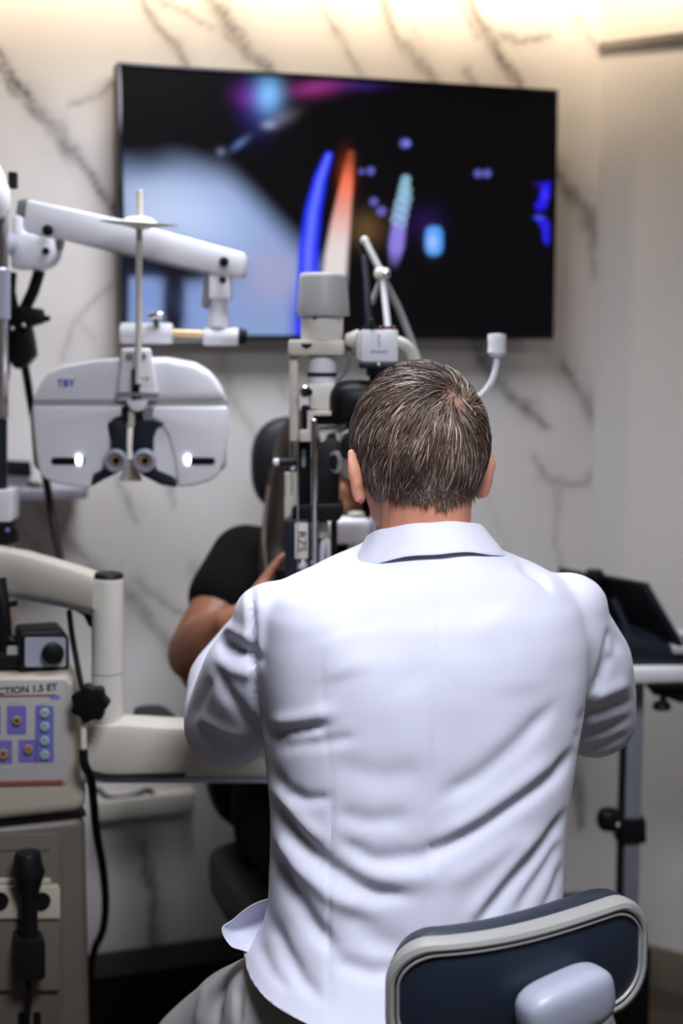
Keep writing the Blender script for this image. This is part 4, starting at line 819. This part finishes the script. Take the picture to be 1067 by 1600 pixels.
# ================================================================== REFRACTION UNIT (left)
# console: its front is parallel to the marble wall
K0 = px(133, 1200, 2.10); KN = WN
def kp(x, y, off=0): return onplane(x, y, K0 + KN * off, KN)
def KP(name, m, out, off, depth, par, bevel=.0): return put(name, prism(NB(), [kp(x, y, off) for x, y in out], -KN * depth, bevel), m, par)
kb0 = kp(133, 1200); kb0.z = 0
t = thing('refraction_unit', 'cream equipment console with violet control panel at the left edge', 'console', kb0 - WD * .18 - WN * .2)
ctop = kp(100, 1056).z; clow = kp(100, 1282).z; CWD = .42
def kbox(name, m, x1, z0, z1, w_, dep, off, par, bevel, seg=4):
    c = kp(x1, 1200, off); c = Vector((c.x, c.y, 0)) - WD * (w_ / 2) - WN * (dep / 2) + UP * ((z0 + z1) / 2); return put(name, box(NB(), c, (w_, dep, z1 - z0), (WD, WN, UP), bevel, seg), m, par)
hdb = kbox('console_head', 'console_cream', 136, clow + .006, ctop, CWD, .40, 0, t, .022, 5)
kbox('console_seam', 'black_plastic', 133, clow, clow + .006, CWD - .012, .38, -.008, t, 0)
kbox('console_body', 'console_shaded', 133, .10, clow, CWD - .004, .39, -.004, t, .016, 4)
kbox('plinth', 'black_plastic', 128, 0, .10, CWD - .03, .36, -.02, t, 0)
cpn = KP('control_panel', 'panel_face', rr(-170, 1062, 108, 1226, 10), .0035, .006, hdb, .0015)
R_ = WD
text('REFRACTION 1.5 ET', .0145, kp(21, 1079, .004), R_, UP, 'ink', cpn, 'lettering', .0004)
put('title_line', prism(NB(), [kp(x, y, .0042) for x, y in ((-120, 1089), (88, 1085), (88, 1088), (-120, 1092))], -KN * .001), 'red_print', cpn)
put('title_mark', prism(NB(), [kp(x, y, .0042) for x, y in rr(78, 1086, 94, 1093, 2)], -KN * .001), 'ink_soft', cpn)
put('bottom_line', prism(NB(), [kp(x, y, .0042) for x, y in ((-120, 1224), (98, 1219), (98, 1225), (-120, 1230))], -KN * .001), 'red_print', cpn)
def field(x0, y0, x1, y1): return KP('button_field', 'violet_print', rr(x0, y0, x1, y1, 2), .0045, .001, cpn)
field(11, 1103, 41, 1147); field(55, 1103, 84, 1191); field(29, 1156, 58, 1191); field(-35, 1103, 1, 1147); field(-35, 1157, 19, 1193)
def button(x, y, r, m, dot='ink'):
    b = put('button', lathe(NB(), [(r, 0), (r, .003), (r * .8, .0045)], kp(x, y, .0045), KN, 14), m, cpn)
    tube_ = prism(NB(), [kp(x + a * 2.4, y + c * 2.8, .0095) for a, c in ((-1, -1), (1, -.6), (.8, 1), (-.8, .8))], -KN * .001); put('button', tube_, dot, cpn).name = 'button_mark'
for y in (1114, 1135, 1157, 1179): button(69.5, y, .0074, 'button_teal', 'steel_post')
button(26, 1126, .0072, 'button_amber', 'black_plastic'); button(44, 1171, .0075, 'button_amber', 'red_print'); button(5, 1178, .0085, 'button_amber', 'ink'); button(-16, 1126, .0075, 'button_teal')
for x0, x1, y in ((15, 34, 1098), (58, 75, 1099), (-10, 19, 1200)): put('caption_bar', prism(NB(), [kp(x, yy, .0042) for x, yy in ((x0, y - 2), (x1, y - 2), (x1, y + 2), (x0, y + 2))], -KN * .001), 'grey_plastic', cpn)
# recessed charger bay
bay = KP('charger_bay', 'console_shaded', rr(-160, 1302, 99, 1620, 14, 5), .004, .012, t, .004)
KP('bay_step', 'console_shaded', [(-160, 1327), (78, 1327), (78, 1329), (-160, 1329)], .006, .004, bay)
KP('bay_lip', 'console_cream', rr(-160, 1374, 80, 1382, 3), .010, .012, bay, .002)
sh_ = KP('socket_strip', 'console_cream', rr(-160, 1386, 94, 1436, 4), .018, .024, bay, .004)
KP('holder_plate', 'console_shaded', rr(-160, 1436, 93, 1548, 4), .013, .02, bay, .003)
for x in (-2, 64): put('socket_hole', lathe(NB(), [(.0135, 0), (.0145, .001), (.0145, .0025)], kp(x, 1408, .0175), KN, 20), 'black_plastic', sh_)
KP('slot', 'black_plastic', rr(28, 1582, 40, 1640, 3), .006, .008, bay)
KP('slot', 'black_plastic', rr(52, 1582, 64, 1640, 3), .006, .008, bay)
# black hand piece in the bay
hpb = kp(47, 1510, .03)
h2 = thing('hand_retinoscope', 'black torch-like hand instrument hanging in the console charger bay', 'instrument', hpb)
q = lambda y: kp(45, y, .035)
put('handle', tube(NB(), [q(1505), q(1470), q(1400)], .0135, 16), 'black_plastic', h2)
put('instrument_head', lathe(NB(), [(.0135, 0), (.017, .012), (.0225, .030), (.025, .040), (.0215, .050), (.0195, .066), (.017, .070), (0, .0705)], q(1402), UP, 22), 'black_plastic', h2)
put('collar_ring', lathe(NB(), [(.0142, 0), (.0147, .002), (.0142, .004)], q(1397), UP, 20), 'chrome', h2)
put('holder', prism(NB(), [kp(x, y, .052) for x, y in rr(24, 1468, 71, 1532, 7)], -KN * .04, .004), 'black_plastic', h2)
put('cord', tube(NB(), [q(1530), kp(46, 1560, .03), kp(42, 1590, .025), kp(40, 1640, .02)], .0045, 8, 2), 'black_plastic', h2)

# small transformer box with a dial on the console top
DT = 2.118
tb = thing('dial_box', 'small black box with a dial standing on the console', 'control box', px(70, 1048, DT))
px0 = px(70, 1015, DT); put('case', prism_px(NB(), [(33, 988), (98, 984), (108, 996), (109, 1046), (30, 1050), (29, 996)], DT, .07, .004, WN), 'black_plastic', tb)
fp = put('face_plate', prism_px(NB(), rr(39, 997, 103, 1042, 3), DT - .004, .006, 0, WN), 'pad_grey', tb)
put('dial', lathe(NB(), [(.0165, 0), (.0165, .008), (.013, .010), (0, .0102)], px(82, 1020, DT - .006), WN, 22), 'black_plastic', tb)
put('dial_scale', prism_px(NB(), [(95, 1012), (99, 1013), (99, 1030), (92, 1036), (90, 1033), (95, 1028)], DT - .0045, .001, 0, WN), 'yellow_print', tb)
put('switch', prism_px(NB(), rr(44, 1028, 55, 1042, 2), DT - .008, .01, .001, WN), 'black_plastic', tb)

# black charging stand at the edge
st = thing('charging_stand', 'black stand with a curved neck beside the dial box on the console', 'stand', px(10, 1050, 2.14))
put('stand_base', prism_px(NB(), [(-60, 1026), (30, 1022), (36, 1046), (-60, 1048)], 2.115, .07, .006), 'black_plastic', st)
put('stand_neck', tube(NB(), [px(6, 1035, 2.15), px(8, 990, 2.15), px(4, 950, 2.15), px(-4, 905, 2.16)], [.014, .011, .012, .014], 12, 2), 'black_plastic', st)
put('stand_hook', tube(NB(), [px(4, 945, 2.15), px(18, 944, 2.15), px(27, 942, 2.15)], .005, 8), 'black_plastic', st)
put('stand_cup', tube(NB(), [px(8, 992, 2.15), px(20, 1003, 2.15), px(30, 1006, 2.15)], .008, 10, 1), 'black_plastic', st)
put('stand_label', prism_px(NB(), rr(11, 1010, 28, 1026, 2), 2.118, .003), 'grey_plastic', st)

# ------------------------------------------------------------------ column of the unit with lamp
DCo = 2.30
cl = thing('unit_column', 'tall chrome and cream column rising at the left edge of the picture', 'column', px(-8, 1040, DCo))
put('chrome_tube', vcyl(NB(), -6, 300, 655, 19, 19, DCo), 'chrome', cl)
put('sleeve', vcyl(NB(), -4, 418, 500, 20, 20, DCo), 'steel_post', cl)
put('dark_tube', vcyl(NB(), -6, 650, 768, 17, 17, DCo), 'navy_plastic', cl)
put('white_collar', prism_px(NB(), rr(-50, 766, 18, 816, 4), DCo - .03, .06, .004), 'white_plastic', cl)
jb = put('joint_block', prism_px(NB(), rr(-50, 815, 20, 850, 3), DCo - .03, .06, .004), 'black_plastic', cl)
put('joint_lever', prism_px(NB(), rr(18, 826, 28, 848, 3), DCo - .02, .02, .003), 'navy_plastic', jb)
put('indicator', lathe(NB(), [(.0032, 0), (.0035, .002), (.002, .003)], px(12, 828, DCo - .031), NY, 12), 'ink_soft', jb)
put('lower_collar', vcyl(NB(), -6, 850, 880, 28, 30, DCo), 'white_plastic', cl)
put('lower_tube', cyl(NB(), Vector((px(-6, 880, DCo).x, DCo, .96)), px(-6, 878, DCo), .03), 'cream', cl)
lp = thing('examination_lamp', 'white rounded lamp head at the left edge above the chrome tube', 'lamp', px(-12, 345, 2.22))
put('lamp_shade', lathe(NB(), [(.012, .11), (.02, .10), (.03, .075), (.036, .045), (.034, .02), (.022, .004), (0, 0)], px(-14, 346, 2.22), Vector((-.15, 0, 1)), 28), 'white_plastic', lp)
put('lamp_neck', tube(NB(), [px(-18, 262, 2.22), px(-16, 200, 2.24), px(-12, 120, 2.27)], .009, 12), 'steel_post', lp)
put('lamp_clip', prism_px(NB(), rr(12, 268, 24, 294, 2), 2.24, .02, .002), 'black_plastic', lp)

# ------------------------------------------------------------------ phoropter arm
DA = 2.36
ar = thing('balance_boom', 'long grey-white balanced arm reaching over to the phoropter', 'arm', px(60, 420, DA))
put('beam', prism_px(NB(), [(40, 311), (190, 343), (384, 396), (382, 434), (345, 430), (190, 394), (92, 373), (34, 362)], DA, .055, .006), 'white_plastic', ar)
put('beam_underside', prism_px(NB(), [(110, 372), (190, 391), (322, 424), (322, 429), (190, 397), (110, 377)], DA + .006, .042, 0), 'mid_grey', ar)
pb = put('pivot_block', prism_px(NB(), [(18, 337), (34, 336), (36, 362), (84, 374), (86, 398), (76, 414), (60, 420), (16, 420)], DA - .004, .065, .006), 'white_plastic', ar)
for x, y, r in ((75, 360, 9), (72, 392, 6)): put('bolt', lathe(NB(), [(r * .001, 0), (r * .001, .004), (r * .0006, .006)], px(x, y, DA - .006), NY, 16), 'black_plastic', pb)
for x, y, r in ((350, 409, 8), (348, 437, 6)): put('bolt', lathe(NB(), [(r * .001, 0), (r * .001, .004), (r * .0006, .006)], px(x, y, DA - .003), NY, 16), 'black_plastic', ar)
put('cover', prism_px(NB(), [(28, 312), (44, 310), (38, 336), (24, 336)], DA + .01, .04, .002), 'mid_grey', ar)
put('latch', prism_px(NB(), [(88, 373), (98, 376), (94, 392), (90, 390)], DA + .01, .02, .001), 'mid_grey', ar)
put('mount_tube', cyl(NB(), px(20, 380, DA + .03), px(-8, 380, DCo), .02), 'steel_post', ar)
put('drop_block', prism_px(NB(), rr(326, 428, 360, 468, 3), DA + .004, .045, .004), 'white_plastic', ar)
put('drop_bumper', prism_px(NB(), [(318, 432), (328, 432), (328, 470), (322, 484), (314, 478), (316, 462)], DA + .012, .03, .003), 'mid_grey', ar)
put('drop_neck', vcyl(NB(), 341, 466, 512, 14, 15, DA + .026), 'white_plastic', ar)
tb_ = put('cross_tube', cyl(NB(), px(318, 526, DA + .026), px(374, 526, DA + .026), .0148), 'white_plastic', ar)
put('end_cap', cyl(NB(), px(372, 526, DA + .026), px(386, 526, DA + .026), .0145, .011), 'black_plastic', tb_)
put('brass_rod', cyl(NB(), px(266, 520, DA + .024), px(320, 522, DA + .026), .0068), 'brass', ar)
put('rod_shadow_tube', cyl(NB(), px(268, 530, DA + .03), px(322, 530, DA + .03), .006), 'mid_grey', ar)
put('slide_block', cyl(NB(), px(188, 521, DA + .02), px(270, 521, DA + .02), .0175), 'white_plastic', ar)
wk_ = put('wing_knob', tube(NB(), [px(245, 512, DA), px(243, 498, DA)], .0055, 10), 'chrome', ar)
put('wing', sbox(NB(), px(243, 493, DA), (.030, .014, .012), (Vector((1, 0, .15)).normalized(), Vector((0, 1, 0)), UP), 2.2), 'chrome', wk_)

# ------------------------------------------------------------------ phoropter
DP = 2.30; PN = Vector((.10, -1, -.02)).normalized()
t = thing('phoropter', 'white twin-lobed phoropter head with black eyepiece mounts hanging from its arm', 'phoropter', px(205, 765, DP))
def PP(name, m, out, off, depth, par=None, bevel=.0, seg=3):
    P0 = px(205, 660, DP) + PN * off; return put(name, prism(NB(), [onplane(x, y, P0, PN) for x, y in out], -PN * depth, bevel, seg), m, par or t)
lo_l = [(50, 634), (196, 634), (194, 650), (176, 655), (170, 664), (172, 690), (170, 715), (163, 735), (146, 742), (142, 764), (120, 761), (88, 756), (68, 748), (60, 735), (55, 705), (51, 665)]
lo_r = [(357, 634), (214, 634), (222, 645), (248, 662), (262, 680), (272, 720), (277, 762), (300, 760), (330, 752), (344, 740), (352, 715), (357, 680)]
up_l = [(52, 622), (62, 600), (76, 582), (96, 573), (150, 564), (196, 560), (196, 626), (51, 626)]
up_r = [(214, 560), (262, 560), (305, 568), (330, 582), (345, 603), (355, 625), (214, 626)]
sl = PP('left_shell', 'white_plastic', lo_l, 0, .075, bevel=.009); sr = PP('right_shell', 'white_plastic', lo_r, 0, .075, bevel=.009)
PP('left_cover', 'white_plastic', up_l, .0, .075, bevel=.010); PP('right_cover', 'white_plastic', up_r, 0, .075, bevel=.010)
PP('seam_band', 'grey_plastic', [(52, 624), (355, 624), (356, 636), (51, 636)], -.004, .066)
PP('rear_housing', 'cream', [(46, 650), (60, 610), (90, 580), (320, 578), (352, 620), (354, 730), (330, 748), (280, 752), (255, 700), (225, 668), (185, 668), (165, 720), (140, 756), (70, 744), (52, 730)], -.070, .03, bevel=.006)
bl = PP('left_mount', 'navy_plastic', [(168, 662), (180, 655), (198, 657), (197, 690), (197, 722), (190, 736), (165, 748), (143, 760), (146, 742), (164, 735), (172, 715), (174, 690)], .004, .05, bevel=.002)
br2 = PP('right_mount', 'navy_plastic', [(208, 668), (216, 656), (240, 655), (258, 662), (246, 668), (240, 685), (240, 722), (246, 735), (272, 746), (276, 762), (252, 758), (224, 744), (210, 730), (206, 700)], .004, .05, bevel=.002)
PP('inner_panel', 'white_plastic', [(238, 664), (252, 662), (266, 690), (275, 730), (275, 748), (246, 736), (240, 722)], -.005, .03)
PP('inner_panel', 'white_plastic', [(196, 655), (176, 656), (170, 672), (172, 715), (160, 740), (196, 724)], -.005, .03)
for (x, y), par in (((181, 719), bl), ((226, 719), br2)):
    c = onplane(x, y, px(205, 660, DP) + PN * .004, PN); e = put('eyepiece', lathe(NB(), [(.019, 0), (.0195, .004), (.0185, .012), (.0135, .014), (.012, .010), (.0115, .004)], c, PN, 26), 'pad_grey', par)
    put('lens', lathe(NB(), [(.0115, 0), (.0105, .003), (0, .004)], c + PN * .004, PN, 20), 'warm_lens', par)
    put('pupil', lathe(NB(), [(.006, 0), (.0055, .002)], c + PN * .0075 + Vector((.001, 0, 0)), PN, 16), 'black_gloss', par)
for x0, x1, lx, par in ((80, 128, 123, sl), (288, 336, 293, sr)):
    b_ = PP('readout_slot', 'black_gloss', rr(x0, 715, x1, 726, 5), .002, .004, par)
    put('readout_light', prism(NB(), [onplane(x, y, px(205, 660, DP) + PN * .003, PN) for x, y in ell(lx, 719, 5, 8, 16)], -PN * .002), 'led', par)
PP('slot_shine', 'ink_soft', ell(130, 720, 3.5, 7, 14), .0025, .002, sl)
text('TBY', .0155, onplane(103, 599, px(205, 660, DP) + PN * .0015, PN), Vector((1, .1, 0)), UP, 'ink_blue', t, 'lettering', .0003)
PP('centre_bracket', 'white_plastic', [(188, 545), (234, 545), (240, 580), (246, 616), (246, 626), (184, 626), (184, 600), (188, 570)], .012, .05, bevel=.004)
PP('bracket_shelf', 'mid_grey', [(182, 612), (248, 614), (248, 620), (182, 618)], .018, .03)
PP('yellow_mark', 'yellow_print', rr(227, 588, 232, 594, 1), .0135, .002)
for x in (202, 223): put('bolt', lathe(NB(), [(.006, 0), (.006, .003)], onplane(x, 557, px(205, 660, DP) + PN * .012, PN), PN, 14), 'mid_grey', t)
PP('level_slot', 'navy_plastic', [(206, 577), (218, 577), (218, 612), (222, 622), (206, 624)], .016, .008)
PP('nose_piece', 'white_plastic', [(196, 626), (232, 626), (226, 640), (214, 644), (203, 640)], .016, .03, bevel=.003)
put('nose_bar', cyl(NB(), onplane(204, 668, px(205, 660, DP), PN), onplane(204, 640, px(205, 660, DP), PN), .007), 'cream', t)
PP('brow_strip', 'black_plastic', [(190, 636), (202, 636), (200, 660), (192, 660)], .006, .01)
PP('brow_strip', 'mid_grey', [(222, 636), (240, 636), (238, 656), (224, 656)], .004, .01)
PP('nose_rest', 'cream', [(196, 722), (206, 718), (216, 738), (222, 752), (186, 752)], -.02, .03, bevel=.003)
# near-vision rod with its card disc
rd = put('near_rod', cyl(NB(), px(216, 600, DP - .04), px(218, 297, DP - .04), .0052), 'cream_white', t)
dc_ = put('card_disc', lathe(NB(), [(.004, -.010), (.022, -.006), (.060, -.0008), (.061, .0008), (.028, .002), (.018, .009), (.007, .011)], px(246, 349, DP - .04) - Vector((.028, 0, 0)), Vector((.06, -.05, 1)).normalized(), 36), 'cream_white', t); dc_['label'] = 'thin cream disc on the upright rod'
put('rod_shoe', tube(NB(), [px(216, 590, DP - .04), px(214, 600, DP - .02)], .007, 10), 'navy_plastic', t)

# ------------------------------------------------------------------ slit lamp swing arm
DI = 2.15
t = thing('instrument_arm', 'cream jointed swing arm with a vertical post carrying the slit lamp', 'arm', px(167, 1210, DI))
put('upper_arm', loft(NB(), [[px(x, y, D_) + Vector((0, -dp, 0)) for y, dp in ((yt, .0), (yt + 3, .022), (yt + 14, .03), (yb - 10, .03), (yb - 2, .024), (yb, .0), (yb - 2, -.03), (yt + 3, -.03))] for x, yt, yb, D_ in ((-120, 830, 905, 2.24), (-30, 849, 918, 2.23), (40, 862, 927, 2.20), (100, 879, 938, 2.17), (150, 895, 951, 2.15))]), 'cream', t)
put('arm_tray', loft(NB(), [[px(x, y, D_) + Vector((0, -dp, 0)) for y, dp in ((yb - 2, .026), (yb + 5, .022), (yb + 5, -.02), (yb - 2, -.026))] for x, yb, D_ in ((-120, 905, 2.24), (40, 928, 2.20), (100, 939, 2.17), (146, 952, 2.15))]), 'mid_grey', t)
po = put('post', vcyl(NB(), 168, 902, 1200, 24.5, 25, DI, 36), 'cream_white', t)
put('post_cap', vcyl(NB(), 169, 895, 903, 23, 24, DI, 36), 'black_plastic', po)
put('post_ring', lathe(NB(), [(.0242, 0), (.0246, .001), (.0246, .0022), (.0242, .003)], px(168, 1052, DI), UP, 36), 'mid_grey', po)
put('arm_gusset', prism_px(NB(), [(104, 944), (146, 958), (146, 985), (138, 978), (130, 962), (112, 952)], DI, .03, .002), 'black_plastic', t)
lw = put('lower_arm', loft(NB(), [[px(x, y, D_) + Vector((0, -dp, 0)) for y, dp in ((yt, .012), (yt + 6, .03), (yt + 16, .034), (yb - 8, .034), (yb, .03), (yb, -.03), (yt + 4, -.03), (yt, -.012))] for x, yt, yb, D_ in ((135, 1126, 1203, 2.15), (150, 1122, 1204, 2.15), (195, 1120, 1204, 2.15), (260, 1124, 1204, 2.155), (420, 1130, 1205, 2.17), (540, 1134, 1205, 2.19))]), 'cream', t)
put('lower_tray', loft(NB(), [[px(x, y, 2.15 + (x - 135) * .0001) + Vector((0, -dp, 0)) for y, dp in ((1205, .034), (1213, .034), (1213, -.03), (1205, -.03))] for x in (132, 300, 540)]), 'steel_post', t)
put('table_neck', cyl(NB(), px(520, 1150, 2.19), px(520, 1090, 2.2), .03), 'cream', t)
kb2 = put('clamp_knob', prism(NB(), [px(139, 1101, 2.055) + Vector((math.cos(a_) * r_, 0, math.sin(a_) * r_)) for a_, r_ in [(2 * math.pi * k / 42, .0265 + .0028 * math.cos(7 * 2 * math.pi * k / 42)) for k in range(42)]], Vector((0, .024, 0)), .003), 'black_plastic', t); kb2['label'] = 'black star-shaped clamp knob'
put('knob_spindle', tube(NB(), [px(139, 1101, 2.07), px(150, 1101, DI)], .007, 10), 'chrome', kb2)
put('pull_rod', tube(NB(), [px(131, 1200, 2.07), px(130, 1130, 2.07), px(130, 1070, 2.07)], .005, 10), 'cream_white', t)
cpt = [px(x, y, DI - .01 + dz) for x, y, dz in ((108, 955, .03), (112, 990, .0), (121, 1040, -.05), (128, 1075, -.075))]
tag(put('coiled_cable', tube(NB(), cpt, .0045, 8, 2), 'black_plastic'), 'black cable dropping from the cream arm to the star knob', 'cable')
tag(put('floor_cable', tube(NB(), [px(130, 1172, 2.06), px(131, 1195, 2.06), px(142, 1212, 2.09), px(146, 1250, 2.2), px(150, 1300, 2.25), px(162, 1360, 2.3), px(166, 1420, 2.35), px(160, 1460, 2.40), px(147, 1480, 2.42), px(140, 1530, 2.45), px(150, 1640, 2.48)], .0068, 10, 2), 'black_plastic'), 'thick black cable curving down beside the console to the floor', 'cable')
tag(put('arm_cable', tube(NB(), [px(142, 1206, DI - .04), px(170, 1213, DI - .038), px(230, 1211, DI - .036), px(290, 1210, DI - .03)], .003, 8, 1), 'black_plastic'), 'thin black lead running under the lower cream arm', 'cable')

# ------------------------------------------------------------------ black adapter and leads hanging at the column
DB = 2.42
t = thing('hanging_adapter', 'black adapter and clamp hanging behind the column left of the phoropter', 'adapter', px(35, 575, DB))
put('adapter_case', prism_px(NB(), [(12, 500), (40, 492), (48, 530), (52, 556), (38, 572), (24, 578), (10, 560)], DB, .045, .005), 'black_plastic', t)
put('clamp', prism_px(NB(), [(10, 482), (30, 478), (62, 482), (66, 504), (40, 512), (12, 508)], DB - .02, .04, .004), 'black_plastic', t)
put('clamp_screw', cyl(NB(), px(62, 497, DB), px(78, 498, DB), .005), 'black_plastic', t)
for x, y in ((20, 513), (37, 508)): put('glint_screw', ball(NB(), px(x, y, DB - .022), .004), 'chrome', t)
put('strap', tube(NB(), [px(62, 422, DB), px(52, 455, DB), px(38, 484, DB)], .010, 10), 'black_plastic', t)
put('upper_strap', tube(NB(), [px(18, 425, DB), px(16, 455, DB), px(22, 485, DB)], .009, 10), 'black_plastic', t)
tag(put('cable', tube(NB(), [px(36, 560, DB + .02), px(42, 590, DB + .05), px(48, 630, DB + .08), px(62, 700, DB + .1), px(75, 765, DB + .1), px(83, 820, DB + .08), px(95, 880, DB), px(104, 930, 2.3)], .0072, 10, 2), 'black_plastic'), 'long black cable passing down behind the phoropter', 'cable')
tag(put('thin_lead', tube(NB(), [px(14, 560, DB), px(13, 590, DB), px(8, 605, DB), px(0, 612, DB)], .0028, 8, 2), 'black_plastic'), 'thin black lead looping beside the chrome column', 'cable')

# ------------------------------------------------------------------ wall shelf behind the phoropter
def wp(x, y, off=0): return onplane(x, y, W0 + WN * off, WN)
s0, s1 = wp(-60, 782, .14), wp(135, 782, .14); s1.z = s0.z = wp(60, 782, .14).z
t = thing('wall_shelf', 'grey wall shelf with dark brackets behind the phoropter', 'shelf', (s0 + s1) / 2)
put('shelf_board', prism(NB(), [s0, s1, s1 - WN * .135, s0 - WN * .135], UP * .020, .002), 'steel_post', t)
put('rear_panel', prism(NB(), [wp(-60, 716, .02), wp(48, 722, .02), wp(50, 745, .02), wp(-60, 740, .02)], -WN * .018, .001), 'black_plastic', t)
for x in (58, 128): put('bracket', prism(NB(), [wp(x - 9, 757, .10), wp(x + 9, 757, .10), wp(x + 9, 778, .10), wp(x - 9, 778, .10)], -WN * .08, .002), 'bin_dark', t)
# cream ledge low on the wall
g0, g1 = wp(150, 1285, .045), wp(306, 1282, .045); g1.z = g0.z
tag(put('cable_trunking', prism(NB(), [g0, g1, g1 - WN * .043, g0 - WN * .043], UP * .043, .004), 'cream_white'), 'cream trunking ledge low on the marble wall behind the console', 'ledge')
tag(put('tangled_lead', tube(NB(), [wp(152, 1232, .03), wp(165, 1246, .03), wp(190, 1247, .03), wp(220, 1240, .03), wp(232, 1232, .03), wp(240, 1243, .03), wp(255, 1246, .03)], .005, 8, 2), 'black_plastic'), 'dark lead lying on the cream ledge by the wall', 'cable')
tag(put('low_socket_box', prism(NB(), [wp(862, 1407, .05), wp(924, 1405, .05), wp(924, 1470, .05), wp(862, 1472, .05)], -WN * .049, .003), 'bin_dark'), 'low dark box on the wall behind the stool backrest', 'box')

# ================================================================== SIDE TABLE (right)
DTb = 2.62; z1 = px(1000, 1046, 2.5).z
tt0 = Vector((px(960, 1075, 2.5).x, 2.5, 0)); tdx = (Vector((1, .12, 0))).normalized(); tdy = Vector((-tdx.y, tdx.x, 0))
t = thing('side_table', 'white topped instrument table on a slim steel post at the right wall', 'table', (px(985, 1300, DTb).x, DTb, 0))
tcn = tt0 + tdx * .19 + tdy * .17 + UP * (z1 - .014)
put('table_top', box(NB(), tcn, (.50, .34, .028), (tdx, tdy, UP), .006), 'table_white', t)
pc = px(986, 1300, DTb)
put('post', box(NB(), Vector((pc.x, pc.y, (z1 - .03 + .33) / 2)), (.030, .030, z1 - .03 - .33), bevel=.003), 'steel_post', t)
put('post_channel', box(NB(), Vector((pc.x - .019, pc.y + .006, (z1 - .03 + .33) / 2)), (.010, .022, z1 - .03 - .33)), 'black_plastic', t)
cm = put('clamp', prism_px(NB(), rr(964, 1281, 1010, 1319, 4), DTb - .024, .05, .003), 'black_plastic', t)
put('clamp_knob', sbox(NB(), px(951, 1280, DTb - .03), (.045, .04, .045), (Vector((1, 0, 0)), Vector((0, 1, 0)), UP), 2.6), 'black_plastic', cm)
put('knob_screw', ball(NB(), px(965, 1289, DTb - .05), .005), 'chrome', cm)
put('post_base', box(NB(), Vector((px(972, 1500, DTb).x, DTb + .01, .205)), (.10, .09, .27), bevel=.012), 'black_plastic', t)
put('foot', box(NB(), Vector((px(972, 1500, DTb).x, DTb - .02, .045)), (.10, .55, .05), bevel=.01), 'black_plastic', t)
put('foot', box(NB(), Vector((px(972, 1500, DTb).x + .12, DTb + .12, .045)), (.42, .07, .05), bevel=.01), 'black_plastic', t)
ub = put('under_bracket', prism_px(NB(), [(1018, 1077), (1110, 1077), (1110, 1102), (1060, 1098), (1040, 1090), (1020, 1086)], DTb - .06, .06, .002), 'black_plastic', t)
put('bracket_spindle', vcyl(NB(), 1036, 1086, 1100, 5, 6, DTb - .06), 'black_plastic', ub)
put('bracket_knob', vcyl(NB(), 1034, 1097, 1108, 13, 15, DTb - .06), 'black_plastic', ub)

DTa = 2.55
t = thing('tablet_stand', 'black tablet display tilted on a dark wedge base on the white table', 'tablet', px(990, 1042, DTa))
put('stand_base', prism_px(NB(), [(905, 1041), (880, 1020), (895, 985), (950, 990), (992, 996), (1030, 1000), (1052, 1012), (1120, 1018), (1120, 1040), (1000, 1044)], DTa - .02, .14, .012), 'navy_plastic', t)
A_, B_, Cc = px(1062, 1013, DTa - .02), px(1004, 914, DTa + .01), px(912, 896, DTa + .20); Nn_ = (A_ - B_).cross(Cc - B_).normalized(); Nn_ = Nn_ if Nn_.x > 0 else -Nn_
tbp = put('display', prism(NB(), [A_, B_, Cc, A_ + (Cc - B_)], Nn_ * .012, .003), 'black_plastic', t)
put('display_glass', prism(NB(), [p_ + Nn_ * .0121 + ((A_ + Cc) / 2 - p_) * .06 for p_ in (A_, B_, Cc, A_ + (Cc - B_))], Nn_ * .001), 'black_gloss', tbp)
put('edge_strip', tube(NB(), [A_ + Nn_ * .012, B_ + Nn_ * .012], .0022, 8), 'steel_post', tbp)
put('prop', tube(NB(), [px(958, 935, DTa + .05), px(972, 965, DTa + .04), px(984, 992, DTa + .03)], .007, 8), 'navy_plastic', t)
put('hinge', prism_px(NB(), rr(919, 892, 944, 912, 4), DTa + .13, .03, .003), 'black_plastic', t)
put('rear_housing', prism_px(NB(), [(878, 892), (925, 902), (950, 925), (975, 990), (900, 990), (880, 940)], DTa + .14, .06, .006), 'black_plastic', t)
put('pen_tray', prism_px(NB(), rr(1052, 1012, 1110, 1022, 3), DTa - .03, .04, .002), 'grey_plastic', t)
for o in bpy.data.objects:
    if '_o' in o: del o['_o']
